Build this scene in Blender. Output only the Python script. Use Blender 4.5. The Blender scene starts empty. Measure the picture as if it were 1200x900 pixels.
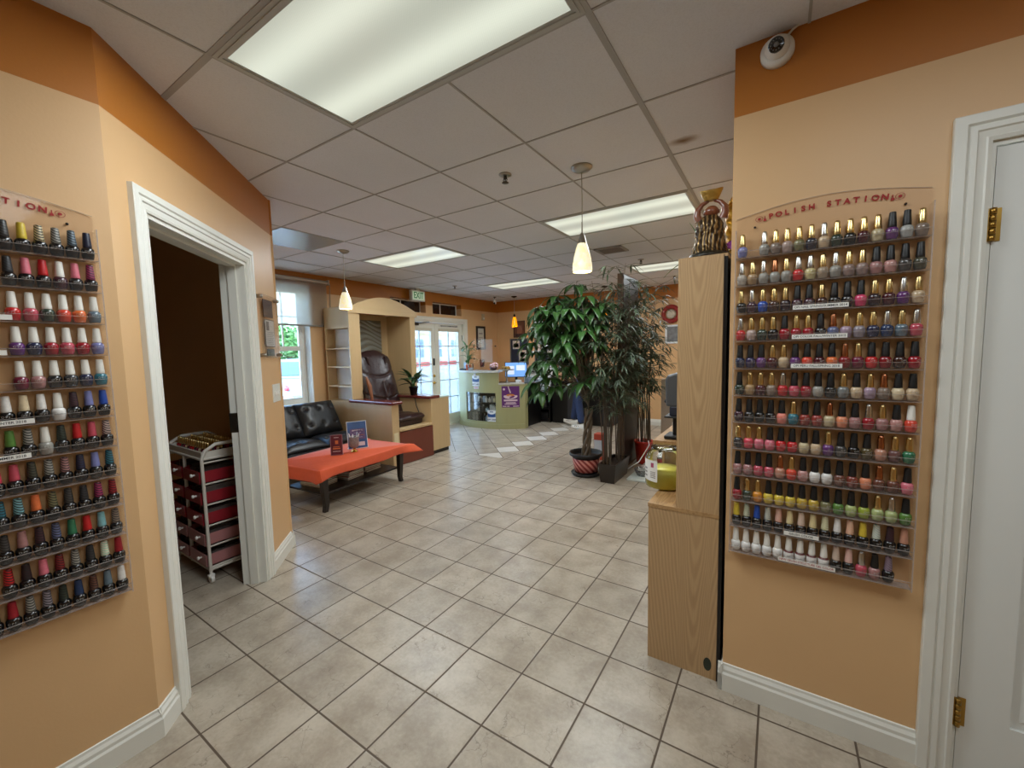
import bpy, bmesh, math, random
from math import sin, cos, pi, radians, sqrt, atan2
from mathutils import Vector, Matrix
random.seed(7)
SC = bpy.context.scene
COL = SC.collection
# ------------------------------------------------------------ camera, sky, sun, exposure
CAMH, CEIL = 1.44, 2.54
cam = bpy.data.cameras.new('camera'); cam.sensor_width = 36.0; cam.lens = 480.4 / 1200 * 36
cam.clip_start = 0.02; cam.clip_end = 300
camo = bpy.data.objects.new('camera', cam); COL.objects.link(camo); SC.camera = camo
def cam_matrix(yaw, pitch, roll, loc):
    f = Vector((sin(yaw)*cos(pitch), cos(yaw)*cos(pitch), sin(pitch)))
    r = Vector((cos(yaw), -sin(yaw), 0)); u = r.cross(f)
    r2 = r*cos(roll) + u*sin(roll); u2 = -r*sin(roll) + u*cos(roll)
    return Matrix(((r2.x,u2.x,-f.x,loc[0]),(r2.y,u2.y,-f.y,loc[1]),(r2.z,u2.z,-f.z,loc[2]),(0,0,0,1)))
camo.matrix_world = cam_matrix(-.5776, -.0818, -.0221, (0, 0, CAMH))
vs = SC.view_settings; vs.view_transform = 'Standard'; vs.look = 'None'; vs.gamma = 1.0; vs.use_curve_mapping = False
vs.exposure = 0.0
SC.display_settings.display_device = 'sRGB'
world = bpy.data.worlds.new('sky'); SC.world = world; world.use_nodes = True
wn = world.node_tree.nodes; wl = world.node_tree.links; wn.clear()
wo = wn.new('ShaderNodeOutputWorld'); wb = wn.new('ShaderNodeBackground')
sky = wn.new('ShaderNodeTexSky'); sky.sky_type = 'HOSEK_WILKIE'; sky.turbidity = 3.0; sky.ground_albedo = .4
sky.sun_direction = Vector((.35, -.55, .80)).normalized()
wb.inputs['Strength'].default_value = 68.0
wl.new(sky.outputs[0], wb.inputs['Color']); wl.new(wb.outputs[0], wo.inputs['Surface'])
sunl = bpy.data.lights.new('sun', 'SUN'); sunl.energy = 5.0; sunl.angle = .009; sunl.color = (1, .95, .86)
sun = bpy.data.objects.new('sun', sunl); COL.objects.link(sun)
sun.rotation_euler = Vector((-.35, .55, -.80)).to_track_quat('-Z', 'Y').to_euler(); sun.location = (-9, 9, 8)
TROFFER_W, DIFF_E = 25.0, .72
SC.cycles.transparent_max_bounces = 32
# ------------------------------------------------------------ materials
def s2l(c):
    return tuple(((v/255)/12.92 if v/255 <= .04045 else ((v/255+.055)/1.055)**2.4) for v in c)
MATS = {}
def mat(name, rgb=(200,200,200), rough=.5, metal=0, spec=.5, coat=0, trans=0, emit=None, es=1, noise=None, bump=None, sheen=0):
    """rgb in sRGB; noise=(scale, amount); bump=(scale, strength)"""
    if name in MATS: return MATS[name]
    m = bpy.data.materials.new(name); m.use_nodes = True; nt = m.node_tree
    b = nt.nodes['Principled BSDF']; c = s2l(rgb) + (1,)
    b.inputs['Base Color'].default_value = c; b.inputs['Roughness'].default_value = rough
    b.inputs['Metallic'].default_value = metal; b.inputs['Specular IOR Level'].default_value = spec
    b.inputs['Coat Weight'].default_value = coat; b.inputs['Coat Roughness'].default_value = .08
    b.inputs['Transmission Weight'].default_value = trans
    if sheen: b.inputs['Sheen Weight'].default_value = sheen
    if emit: b.inputs['Emission Color'].default_value = s2l(emit)+(1,); b.inputs['Emission Strength'].default_value = es
    tc = None
    if noise or bump:
        tc = nt.nodes.new('ShaderNodeTexCoord')
    if noise:
        n = nt.nodes.new('ShaderNodeTexNoise'); n.inputs['Scale'].default_value = noise[0]; n.inputs['Detail'].default_value = 5
        nt.links.new(tc.outputs['Object'], n.inputs['Vector'])
        mx = nt.nodes.new('ShaderNodeMix'); mx.data_type = 'RGBA'; a = noise[1]
        mx.inputs['A'].default_value = tuple(v*(1-a) for v in c[:3])+(1,); mx.inputs['B'].default_value = tuple(min(1, v*(1+a)) for v in c[:3])+(1,)
        nt.links.new(n.outputs['Fac'], mx.inputs['Factor']); nt.links.new(mx.outputs['Result'], b.inputs['Base Color'])
    if bump:
        n2 = nt.nodes.new('ShaderNodeTexNoise'); n2.inputs['Scale'].default_value = bump[0]; n2.inputs['Detail'].default_value = 6
        nt.links.new(tc.outputs['Object'], n2.inputs['Vector'])
        bp = nt.nodes.new('ShaderNodeBump'); bp.inputs['Strength'].default_value = bump[1]; bp.inputs['Distance'].default_value = .01
        nt.links.new(n2.outputs['Fac'], bp.inputs['Height']); nt.links.new(bp.outputs['Normal'], b.inputs['Normal'])
    MATS[name] = m; return m
class NB:
    """small node-expression builder"""
    def __init__(s, m): s.nt = m.node_tree; s.N = s.nt.nodes; s.L = s.nt.links
    def put(s, v, sock):
        if hasattr(v, 'is_output'): s.L.new(v, sock)
        else: sock.default_value = v
    def m(s, op, a, b=0.0, c=0.0):
        n = s.N.new('ShaderNodeMath'); n.operation = op
        for i, v in enumerate((a, b, c)): s.put(v, n.inputs[i])
        return n.outputs[0]
    def mix(s, f, a, b):
        n = s.N.new('ShaderNodeMix'); n.data_type = 'RGBA'; s.put(f, n.inputs['Factor'])
        for v, k in ((a, 'A'), (b, 'B')):
            s.put(v if hasattr(v, 'is_output') else tuple(v)+(1,), n.inputs[k])
        return n.outputs['Result']
    def ss(s, x, a, b):
        n = s.N.new('ShaderNodeMapRange'); n.interpolation_type = 'SMOOTHSTEP'
        s.put(x, n.inputs[0]); n.inputs[1].default_value = a; n.inputs[2].default_value = b; return n.outputs[0]
    def pos(s):
        g = s.N.new('ShaderNodeNewGeometry'); x = s.N.new('ShaderNodeSeparateXYZ'); s.L.new(g.outputs['Position'], x.inputs[0])
        return g.outputs['Position'], x.outputs[0], x.outputs[1], x.outputs[2]
    def obj(s):
        g = s.N.new('ShaderNodeTexCoord'); x = s.N.new('ShaderNodeSeparateXYZ'); s.L.new(g.outputs['Object'], x.inputs[0])
        return g.outputs['Object'], x.outputs[0], x.outputs[1], x.outputs[2]
    def noise(s, vec, scale, detail=4, rough=.5):
        n = s.N.new('ShaderNodeTexNoise'); n.inputs['Scale'].default_value = scale; n.inputs['Detail'].default_value = detail
        n.inputs['Roughness'].default_value = rough; s.L.new(vec, n.inputs['Vector']); return n.outputs['Fac']
    def bump(s, h, strength, dist=.01):
        n = s.N.new('ShaderNodeBump'); n.inputs['Strength'].default_value = strength; n.inputs['Distance'].default_value = dist
        s.L.new(h, n.inputs['Height']); return n.outputs[0]
    @property
    def P(s): return s.N['Principled BSDF']
def newmat(name):
    m = bpy.data.materials.new(name); m.use_nodes = True; MATS[name] = m; return m, NB(m)
def wall_mat(name, peach, brown, zs=2.295):
    m, b = newmat(name); p, x, y, z = b.pos()
    n = b.noise(p, 3.0, 3); f = b.m('GREATER_THAN', z, zs)
    c = b.mix(f, b.mix(n, [v*.94 for v in s2l(peach)], [min(1, v*1.05) for v in s2l(peach)]), s2l(brown))
    b.L.new(c, b.P.inputs['Base Color']); b.P.inputs['Roughness'].default_value = .42
    b.L.new(b.bump(b.noise(p, 110, 4), .07, .004), b.P.inputs['Normal']); return m
M_wall = wall_mat('peach_paint_with_brown_band', (218,178,130), (182,112,36))
M_dark = mat('dark_room_paint', (214,170,116), .8)
def wood_mat(name, base, dark, sc=1.0, rough=.45, axis='z', cath=True):
    m, b = newmat(name); p, x, y, z = b.obj()
    mp = b.N.new('ShaderNodeMapping'); b.L.new(p, mp.inputs[0])
    s = {'z': (9, 9, .8), 'y': (9, .8, 9), 'x': (.8, 9, 9)}[axis]; mp.inputs['Scale'].default_value = tuple(v*sc for v in s)
    n1 = b.noise(mp.outputs[0], 2.2, 3, .5)
    if cath:
        rings = b.m('FRACT', b.m('MULTIPLY', n1, 9.0)); rings = b.ss(rings, .0, .75)
    else: rings = n1
    mp2 = b.N.new('ShaderNodeMapping'); b.L.new(p, mp2.inputs[0]); mp2.inputs['Scale'].default_value = tuple(v*sc*7 for v in s)
    fine = b.noise(mp2.outputs[0], 3.0, 5, .7)
    f = b.m('ADD', b.m('MULTIPLY', rings, .55), b.m('MULTIPLY', fine, .45))
    b.L.new(b.mix(f, s2l(dark), s2l(base)), b.P.inputs['Base Color']); b.P.inputs['Roughness'].default_value = rough
    b.L.new(b.bump(fine, .08, .003), b.P.inputs['Normal']); return m
def oak_mat():
    m, b = newmat('oak_laminate'); p, x, y, z = b.obj()
    mp = b.N.new('ShaderNodeMapping'); b.L.new(p, mp.inputs[0]); mp.inputs['Scale'].default_value = (1, 1, .07)
    n1 = b.noise(mp.outputs[0], 26, 3, .5); big = b.noise(p, 2.2, 2)
    dx = b.m('ADD', b.m('SUBTRACT', x, .036), b.m('MULTIPLY', b.m('SUBTRACT', big, .5), .06)); bow = b.m('MINIMUM', b.m('MULTIPLY', b.m('MULTIPLY', dx, dx), 190.0), b.m('ADD', .25, b.m('MULTIPLY', b.m('ABSOLUTE', dx), 9.0)))
    v = b.m('ADD', b.m('SUBTRACT', z, bow), b.m('MULTIPLY', n1, .10)); rings = b.ss(b.m('SINE', b.m('MULTIPLY', v, 46.0)), -.9, .9)
    mp2 = b.N.new('ShaderNodeMapping'); b.L.new(p, mp2.inputs[0]); mp2.inputs['Scale'].default_value = (1, 1, .03); fine = b.noise(mp2.outputs[0], 330, 4, .65)
    f = b.m('ADD', b.m('MULTIPLY', rings, .36), b.m('MULTIPLY', fine, .64))
    b.L.new(b.mix(f, s2l((164,130,90)), s2l((200,167,124))), b.P.inputs['Base Color']); b.P.inputs['Roughness'].default_value = .45
    b.L.new(b.bump(fine, .06, .002), b.P.inputs['Normal']); return m
M_oak = oak_mat()
M_maple = wood_mat('maple_laminate', (212,184,140), (192,162,116), cath=False)
M_maplex = wood_mat('maple_laminate_level', (212,184,140), (192,162,116), axis='y', cath=False)
M_white = mat('white_trim_paint', (228,228,220), .4, noise=(6, .05))
M_door = mat('white_door_paint', (226,228,224), .45, noise=(4, .04))
M_black = mat('black_plastic', (18,18,19), .45)
M_blackl = mat('black_laminate', (14,13,13), .4)
M_chrome = mat('brushed_nickel', (170,165,155), .28, 1)
M_gold = mat('gold', (200,150,60), .25, 1)
M_brass = mat('brass', (190,150,70), .3, 1)
M_paper = mat('white_paper', (236,234,228), .7)
M_redtxt = mat('red_lettering', (160,22,20), .6)
M_blktxt = mat('black_lettering', (24,22,24), .6)
M_whttxt = mat('white_lettering', (232,230,226), .6)
def clear_mat(name, tint, gloss=1.0, rough=.05, ior=1.45, haze=0, hazec=(1,1,1)):
    m = bpy.data.materials.new(name); m.use_nodes = True; nt = m.node_tree; nt.nodes.clear()
    o = nt.nodes.new('ShaderNodeOutputMaterial'); t = nt.nodes.new('ShaderNodeBsdfTransparent'); g = nt.nodes.new('ShaderNodeBsdfGlossy')
    t.inputs[0].default_value = tuple(tint)+(1,); g.inputs['Roughness'].default_value = rough
    fr = nt.nodes.new('ShaderNodeFresnel'); fr.inputs[0].default_value = ior
    ml = nt.nodes.new('ShaderNodeMath'); ml.operation = 'MULTIPLY'; ml.inputs[1].default_value = gloss; nt.links.new(fr.outputs[0], ml.inputs[0])
    mx = nt.nodes.new('ShaderNodeMixShader'); nt.links.new(ml.outputs[0], mx.inputs[0])
    base = t.outputs[0]
    if haze:
        d = nt.nodes.new('ShaderNodeBsdfDiffuse'); d.inputs[0].default_value = tuple(hazec)+(1,)
        m2 = nt.nodes.new('ShaderNodeMixShader'); m2.inputs[0].default_value = haze
        nt.links.new(t.outputs[0], m2.inputs[1]); nt.links.new(d.outputs[0], m2.inputs[2]); base = m2.outputs[0]
    nt.links.new(base, mx.inputs[1]); nt.links.new(g.outputs[0], mx.inputs[2]); nt.links.new(mx.outputs[0], o.inputs[0])
    MATS[name] = m; return m
M_edge = clear_mat('acrylic_cut_edge', (.9,.88,.87), .6, .1, haze=.28, hazec=(.86,.78,.74))
M_glass = clear_mat('window_glass', (.97,.99,.98), .8, .02)
M_acryl = clear_mat('clear_acrylic', (.995,.985,.98), .22, .06)
M_acryl2 = clear_mat('clear_acrylic_lip', (.98,.975,.975), .28, .05, haze=.015, hazec=(.85,.82,.8))
# ------------------------------------------------------------ mesh helpers
class MB:
    def __init__(s): s.v = []; s.f = []; s.mi = []; s.cur = 0; s.sm = []
    def slot(s, i): s.cur = i; return s
    def add(s, vs, fs, smooth=False):
        o = len(s.v); s.v += [tuple(v) for v in vs]
        for f in fs: s.f.append(tuple(i+o for i in f)); s.mi.append(s.cur); s.sm.append(smooth)
        return s
    def box(s, x0, x1, y0, y1, z0, z1, R=None):
        vs = [Vector((x, y, z)) for z in (z0, z1) for y in (y0, y1) for x in (x0, x1)]
        if R is not None: vs = [R @ v for v in vs]
        return s.add(vs, [(0,2,3,1),(4,5,7,6),(0,1,5,4),(2,6,7,3),(0,4,6,2),(1,3,7,5)])
    def prism(s, poly, a, lo, hi):
        """poly: 2D points (CCW) in the plane across axis a: x->(y,z), y->(x,z), z->(x,y)"""
        def P(u, v, w): return (w, u, v) if a == 'x' else (u, w, v) if a == 'y' else (u, v, w)
        n = len(poly); vs = [P(u, v, lo) for u, v in poly] + [P(u, v, hi) for u, v in poly]
        fs = [tuple(range(n-1, -1, -1)), tuple(range(n, 2*n))] + [(i, (i+1) % n, n+(i+1) % n, n+i) for i in range(n)]
        return s.add(vs, fs)
    def lathe(s, prof, n=24, c=(0,0,0), R=None, smooth=True, cap=True, sx=1, sy=1):
        vs = []; c = Vector(c)
        for r, z in prof:
            for k in range(n):
                a = 2*pi*k/n; v = Vector((r*cos(a)*sx, r*sin(a)*sy, z))
                if R is not None: v = R @ v
                vs.append(v + c)
        fs = []
        for j in range(len(prof)-1):
            for k in range(n): fs.append((j*n+k, j*n+(k+1) % n, (j+1)*n+(k+1) % n, (j+1)*n+k))
        s.add(vs, fs, smooth)
        if cap:
            o = len(s.v)-len(vs); m = len(prof)-1
            if prof[0][0] > 1e-6: s.f.append(tuple(o+k for k in range(n-1, -1, -1))); s.mi.append(s.cur); s.sm.append(False)
            if prof[m][0] > 1e-6: s.f.append(tuple(o+m*n+k for k in range(n))); s.mi.append(s.cur); s.sm.append(False)
        return s
    def tube(s, pts, r, n=8, smooth=True):
        pts = [Vector(p) for p in pts]; rs = r if isinstance(r, (list, tuple)) else [r]*len(pts)
        vs = []; prev = None
        for i, p in enumerate(pts):
            d = (pts[min(i+1, len(pts)-1)] - pts[max(i-1, 0)]).normalized()
            if prev is None:
                u = d.cross(Vector((0,0,1)) if abs(d.z) < .9 else Vector((1,0,0))).normalized()
            else: u = (prev - d*prev.dot(d)).normalized()
            prev = u; w = d.cross(u)
            for k in range(n): a = 2*pi*k/n; vs.append(p + (u*cos(a)+w*sin(a))*rs[i])
        m = len(pts); fs = [(j*n+k, j*n+(k+1) % n, (j+1)*n+(k+1) % n, (j+1)*n+k) for j in range(m-1) for k in range(n)]
        s.add(vs, fs, smooth); s.add(vs[:n], [tuple(range(n-1, -1, -1))]); s.add(vs[-n:], [tuple(range(n))]); return s
    def bar(s, a, b, w, h=None):
        """square bar from a to b"""
        a = Vector(a); b = Vector(b); h = h or w; d = (b-a).normalized()
        u = d.cross(Vector((0,0,1)) if abs(d.z) < .95 else Vector((0,1,0))).normalized(); v = u.cross(d)
        vs = [p + u*i*w/2 + v*j*h/2 for p in (a, b) for i, j in ((-1,-1),(1,-1),(1,1),(-1,1))]
        return s.add(vs, [(3,2,1,0),(4,5,6,7),(0,1,5,4),(1,2,6,5),(2,3,7,6),(3,0,4,7)])
    def sphere(s, c, r, n=16, m=10, sc=(1,1,1)):
        vs = [(c[0], c[1], c[2]+r*sc[2])]; fs = []
        for j in range(1, m):
            t = pi*j/m
            for k in range(n): a = 2*pi*k/n; vs.append((c[0]+r*sc[0]*sin(t)*cos(a), c[1]+r*sc[1]*sin(t)*sin(a), c[2]+r*sc[2]*cos(t)))
        vs.append((c[0], c[1], c[2]-r*sc[2])); e = len(vs)-1
        for k in range(n):
            fs.append((0, 1+k, 1+(k+1) % n)); fs.append((e, 1+(m-2)*n+(k+1) % n, 1+(m-2)*n+k))
            for j in range(m-2): fs.append((1+j*n+k, 1+(j+1)*n+k, 1+(j+1)*n+(k+1) % n, 1+j*n+(k+1) % n))
        return s.add(vs, fs, True)
    def grid(s, fn, nu, nv, smooth=True):
        vs = [fn(i/nu, j/nv) for j in range(nv+1) for i in range(nu+1)]
        return s.add(vs, [(j*(nu+1)+i, j*(nu+1)+i+1, (j+1)*(nu+1)+i+1, (j+1)*(nu+1)+i) for j in range(nv) for i in range(nu)], smooth)
    def mesh(s, name, mats):
        me = bpy.data.meshes.new(name); me.from_pydata(s.v, [], s.f)
        for m in (mats if isinstance(mats, (list, tuple)) else [mats]): me.materials.append(m)
        me.polygons.foreach_set('material_index', s.mi); me.polygons.foreach_set('use_smooth', s.sm); me.update(); return me
    def build(s, name, mats, parent=None, bevel=0, seg=2, sub=0, solid=0):
        """vertices are given in world coordinates; a parent sits unrotated while its parts are built"""
        if parent is not None:
            o = parent_loc(parent); s.v = [(v[0]-o.x, v[1]-o.y, v[2]-o.z) for v in s.v]
        me = s.mesh(name, mats); return link(name, me, parent, bevel, seg, sub, solid)
def parent_loc(p):
    v = Vector((0,0,0))
    while p is not None: v += p.location; p = p.parent
    return v
def link(name, me, parent=None, bevel=0, seg=2, sub=0, solid=0):
    o = bpy.data.objects.new(name, me); COL.objects.link(o)
    if parent is not None: o.parent = parent
    if solid:
        m = o.modifiers.new('thickness', 'SOLIDIFY'); m.thickness = solid; m.offset = 0
    if bevel:
        m = o.modifiers.new('bevel', 'BEVEL'); m.width = bevel; m.segments = seg; m.limit_method = 'ANGLE'; m.angle_limit = radians(40)
        m.harden_normals = False
    if sub:
        m = o.modifiers.new('subsurf', 'SUBSURF'); m.levels = sub; m.render_levels = sub
    return o
def tag(o, label, cat, group=None):
    o['label'] = label; o['category'] = cat
    if group: o['group'] = group
    return o
def thing(name, label, cat, loc=(0,0,0), group=None):
    o = bpy.data.objects.new(name, None); COL.objects.link(o); o.location = loc; o.empty_display_size = .05
    return tag(o, label, cat, group)
def struct(o, label=None):
    o['kind'] = 'structure'
    if label: o['label'] = label
    return o
def sub_empty(name, parent, loc):
    o = bpy.data.objects.new(name, None); COL.objects.link(o); o.parent = parent; o.location = Vector(loc) - parent_loc(parent); return o
def text_mb(txt, size, M, depth=.0006, align='CENTER', bold=0, sx=1):
    """lettering as a mesh: M maps the text plane (x right, y up, z out) into the world"""
    cu = bpy.data.curves.new('lettering', 'FONT'); cu.body = txt; cu.size = size; cu.align_x = align; cu.align_y = 'CENTER'
    cu.extrude = depth; cu.offset = bold; cu.resolution_u = 3
    o = bpy.data.objects.new('lettering', cu); COL.objects.link(o)
    bpy.context.view_layer.update(); dg = bpy.context.evaluated_depsgraph_get()
    me = bpy.data.meshes.new_from_object(o.evaluated_get(dg)); mb = MB()
    vs = [M @ Vector((v.co.x*sx, v.co.y, v.co.z)) for v in me.vertices]
    mb.add(vs, [tuple(p.vertices) for p in me.polygons])
    bpy.data.objects.remove(o); bpy.data.curves.remove(cu); bpy.data.meshes.remove(me); return mb
def frame_of(o, x, z):
    """plane matrix with origin o, text x direction and out direction z"""
    x = Vector(x).normalized(); z = Vector(z).normalized(); y = z.cross(x)
    return Matrix(((x.x,y.x,z.x,o[0]),(x.y,y.y,z.y,o[1]),(x.z,y.z,z.z,o[2]),(0,0,0,1)))
ORD = ['zeroth','first','second','third','fourth','fifth','sixth','seventh','eighth','ninth','tenth','eleventh','twelfth','thirteenth','fourteenth','fifteenth','sixteenth','seventeenth','eighteenth','nineteenth','twentieth']
def copy_tree(o, parent=None):
    c = o.copy(); COL.objects.link(c)
    if parent is not None: c.parent = parent
    for ch in list(o.children): copy_tree(ch, c)
    return c
# ------------------------------------------------------------ floor, ceiling, walls
def floor_mat():
    m, b = newmat('ceramic_floor_tile'); p, x, y, z = b.pos()
    T = .29866; FX, FY = -1.8225, .5534
    def cells(u, v, w):
        fu = b.m('FRACT', u); fv = b.m('FRACT', v)
        du = b.m('MINIMUM', fu, b.m('SUBTRACT', 1, fu)); dv = b.m('MINIMUM', fv, b.m('SUBTRACT', 1, fv))
        return b.m('MULTIPLY', b.m('MINIMUM', du, dv), w), b.m('FLOOR', u), b.m('FLOOR', v)
    u = b.m('DIVIDE', b.m('SUBTRACT', x, FX), T); v = b.m('DIVIDE', b.m('SUBTRACT', y, FY), T)
    d1, i1, j1 = cells(u, v, T)
    xx = b.m('ADD', x, 3.08); yy = b.m('SUBTRACT', y, 4.47); K = .3*sqrt(2)
    pp = b.m('DIVIDE', b.m('ADD', xx, yy), K); qq = b.m('DIVIDE', b.m('SUBTRACT', yy, xx), K)
    d2, i2, j2 = cells(pp, qq, .3)
    d2 = b.m('MINIMUM', d2, b.m('ABSOLUTE', xx)); d2 = b.m('MINIMUM', d2, b.m('ABSOLUTE', b.m('SUBTRACT', y, 4.43)))
    zone = b.m('MULTIPLY', b.m('LESS_THAN', x, -3.08), b.m('GREATER_THAN', y, 4.43))
    def sel(a, c): return b.m('ADD', b.m('MULTIPLY', a, b.m('SUBTRACT', 1, zone)), b.m('MULTIPLY', c, zone))
    d = sel(d1, d2); ci = sel(i1, b.m('ADD', i2, 40)); cj = sel(j1, b.m('ADD', j2, 70))
    cv = b.N.new('ShaderNodeCombineXYZ'); b.put(ci, cv.inputs[0]); b.put(cj, cv.inputs[1])
    wnz = b.N.new('ShaderNodeTexWhiteNoise'); wnz.noise_dimensions = '2D'; b.L.new(cv.outputs[0], wnz.inputs['Vector']); rnd = wnz.outputs['Value']
    acc = b.m('MULTIPLY', zone, b.m('COMPARE', b.m('SUBTRACT', j2, i2), 1.0, .1))
    cloud = b.noise(p, 5.5, 6, .6); fine = b.noise(p, 60, 3, .6)
    tone = b.m('ADD', b.m('MULTIPLY', cloud, .75), b.m('MULTIPLY', fine, .25))
    tile = b.mix(b.ss(tone, .3, .7), s2l((154,141,124)), s2l((190,179,162)))
    tv = b.m('ADD', .90, b.m('MULTIPLY', rnd, .16)); vm = b.N.new('ShaderNodeVectorMath'); vm.operation = 'SCALE'
    b.L.new(tile, vm.inputs[0]); b.L.new(tv, vm.inputs['Scale'])
    # hairline scratches in the glaze, a different crop of the pattern on each tile
    off = b.N.new('ShaderNodeVectorMath'); off.operation = 'MULTIPLY_ADD'; b.L.new(wnz.outputs['Color'], off.inputs[0]); off.inputs[1].default_value = (9,9,9)
    b.L.new(p, off.inputs[2])
    dn = b.N.new('ShaderNodeTexNoise'); dn.inputs['Scale'].default_value = 9; dn.inputs['Detail'].default_value = 5; b.L.new(off.outputs[0], dn.inputs['Vector'])
    ad = b.N.new('ShaderNodeVectorMath'); ad.operation = 'MULTIPLY_ADD'; b.L.new(dn.outputs['Color'], ad.inputs[0]); ad.inputs[1].default_value = (.22,.22,.22); b.L.new(off.outputs[0], ad.inputs[2])
    vo = b.N.new('ShaderNodeTexVoronoi'); vo.feature = 'DISTANCE_TO_EDGE'; vo.inputs['Scale'].default_value = 7.5; b.L.new(ad.outputs[0], vo.inputs['Vector'])
    vein = b.m('SUBTRACT', 1, b.ss(vo.outputs['Distance'], .0, .018)); vein = b.m('MULTIPLY', vein, b.ss(b.noise(off.outputs[0], 6, 2), .50, .62))
    c = b.mix(b.m('MULTIPLY', vein, .5), vm.outputs[0], s2l((96,82,66)))
    c = b.mix(b.m('MULTIPLY', acc, .75), c, s2l((232,228,220)))
    gr = b.m('SUBTRACT', 1, b.ss(d, .0028, .0046))
    c = b.mix(gr, c, s2l((88,74,60)))
    b.L.new(c, b.P.inputs['Base Color'])
    b.L.new(b.m('ADD', b.m('ADD', .25, b.m('MULTIPLY', cloud, .12)), b.m('MULTIPLY', gr, .4)), b.P.inputs['Roughness'])
    h = b.m('SUBTRACT', b.m('MULTIPLY', b.ss(d, .002, .008), 1.0), b.m('MULTIPLY', vein, .35))
    h = b.m('ADD', h, b.m('MULTIPLY', cloud, .35))
    b.L.new(b.bump(h, .35, .0025), b.P.inputs['Normal']); return m
def ceil_mat():
    m, b = newmat('ceiling_tile'); p, x, y, z = b.pos()
    n = b.noise(p, 2.0, 3); n2 = b.noise(p, 160, 3, .7)
    # brown water stain on one tile
    dx = b.m('DIVIDE', b.m('SUBTRACT', x, -.46), .085); dy = b.m('DIVIDE', b.m('SUBTRACT', y, 2.44), .05)
    r = b.m('SQRT', b.m('ADD', b.m('MULTIPLY', dx, dx), b.m('MULTIPLY', dy, dy)))
    st = b.m('SUBTRACT', 1, b.ss(b.m('ADD', r, b.m('MULTIPLY', b.noise(p, 14, 3), .6)), .3, 1.5))
    c = b.mix(n, s2l((218,219,224)), s2l((230,231,236)))
    c = b.mix(b.m('MULTIPLY', b.ss(n2, .42, .7), .12), c, s2l((150,146,142)))
    c = b.mix(b.m('MULTIPLY', st, .95), c, s2l((116,84,34)))
    b.L.new(c, b.P.inputs['Base Color']); b.P.inputs['Roughness'].default_value = .9
    b.L.new(b.bump(n2, .25, .004), b.P.inputs['Normal']); return m
struct(MB().box(-5.62, 2.72, -3.12, 7.84, -.1, 0).build('floor', floor_mat()))
struct(MB().box(-5.62, 2.72, -3.12, 7.84, CEIL, CEIL+.1).build('ceiling', ceil_mat()))
M_tbar = mat('ceiling_grid_gap_shadow', (172,170,168), .6)  # metal bars coloured grey to stand in for shadow in the tile gaps
g = MB()
for i in range(-6, 8):
    w = .012 if i == 2 else .0045; xx = -1.7725+.61*i; g.box(xx-w, xx+w, -3.1, 7.72, CEIL-.004, CEIL)
for j in range(-7, 11):
    w = .012 if j == -1 else .0045; yy = 1.3539+.61*j; g.box(-5.4, 2.6, yy-w, yy+w, CEIL-.0038, CEIL)
struct(g.build('trim_1', M_tbar), 'metal grid between the ceiling tiles, greyed as gap shadow')
WX, FYW = -5.40, 7.72
def wall_run(name, axis, c0, c1, u0, u1, holes, m, z1=CEIL):
    """solid wall between c0 and c1 across, u0..u1 along, with rectangular openings (ua, ub, za, zb)"""
    mb = MB(); us = sorted({u0, u1} | {h[0] for h in holes} | {h[1] for h in holes})
    for a, bb in zip(us, us[1:]):
        mid = (a+bb)/2; zs = [0]
        for h in sorted([h for h in holes if h[0] < mid < h[1]], key=lambda h: h[2]): zs += [h[2], h[3]]
        zs.append(z1)
        for k in range(0, len(zs), 2):
            if zs[k+1]-zs[k] > 1e-4:
                if axis == 'y': mb.box(c0, c1, a, bb, zs[k], zs[k+1])
                else: mb.box(a, bb, c0, c1, zs[k], zs[k+1])
    return struct(mb.build(name, m))
RY, RX0 = 1.83, -.165
wall_run('wall_right', 'x', RY, RY+.13, RX0, 2.6, [(.505, 1.335, 0, 2.02)], M_wall)
wall_run('wall_side', 'y', RX0, RX0+.12, RY+.13, FYW, [], M_wall)
wall_run('wall_left', 'y', -2.065, -1.945, -3.0, .471, [], M_wall)
WIN = (2.15, 3.25, .76, 2.37); TR1 = (4.66, 5.47, 2.15, 2.37); TR2 = (5.65, 6.47, 2.15, 2.37); DR = (4.94, 6.56, 0, 2.02)
wall_run('wall_window', 'y', WX-.22, WX, 1.48, 7.84, [WIN, TR1, TR2, DR], M_wall)
wall_run('wall_far', 'x', FYW, FYW+.12, WX, RX0+.12, [], M_wall)
wall_run('wall_back', 'x', -3.12, -3.0, -2.065, 2.72, [], M_wall)
wall_run('wall_near', 'y', 2.6, 2.72, -3.0, RY+.13, [], M_wall)
wall_run('wall_lobby', 'x', 1.48, 1.60, WX, -3.06, [], M_wall)
# the diagonal wall with the open doorway: s runs along it from the corner by the rack, d out of it into the salon
DO = Vector((-1.945, .471, 0)); DS = Vector((-.70711, .70711, 0)); DN = Vector((.70711, .70711, 0)); DLEN = 1.597
def dg(s, z, d=0): return DO + DS*s + DN*d + Vector((0, 0, z))
def dbox(mb, s0, s1, z0, z1, d0, d1):
    vs = [dg(s, z, d) for z in (z0, z1) for d in (d0, d1) for s in (s0, s1)]
    return mb.add(vs, [(0,1,3,2),(4,6,7,5),(0,4,5,1),(2,3,7,6),(0,2,6,4),(1,5,7,3)])
D0, D1, DT = .185, 1.10, 2.005
mb = MB(); dbox(mb, 0, D0, 0, CEIL, -.12, 0); dbox(mb, D1, DLEN, 0, CEIL, -.12, 0); dbox(mb, D0, D1, DT, CEIL, -.12, 0)
struct(mb.build('wall_doorway', M_wall))
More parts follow.
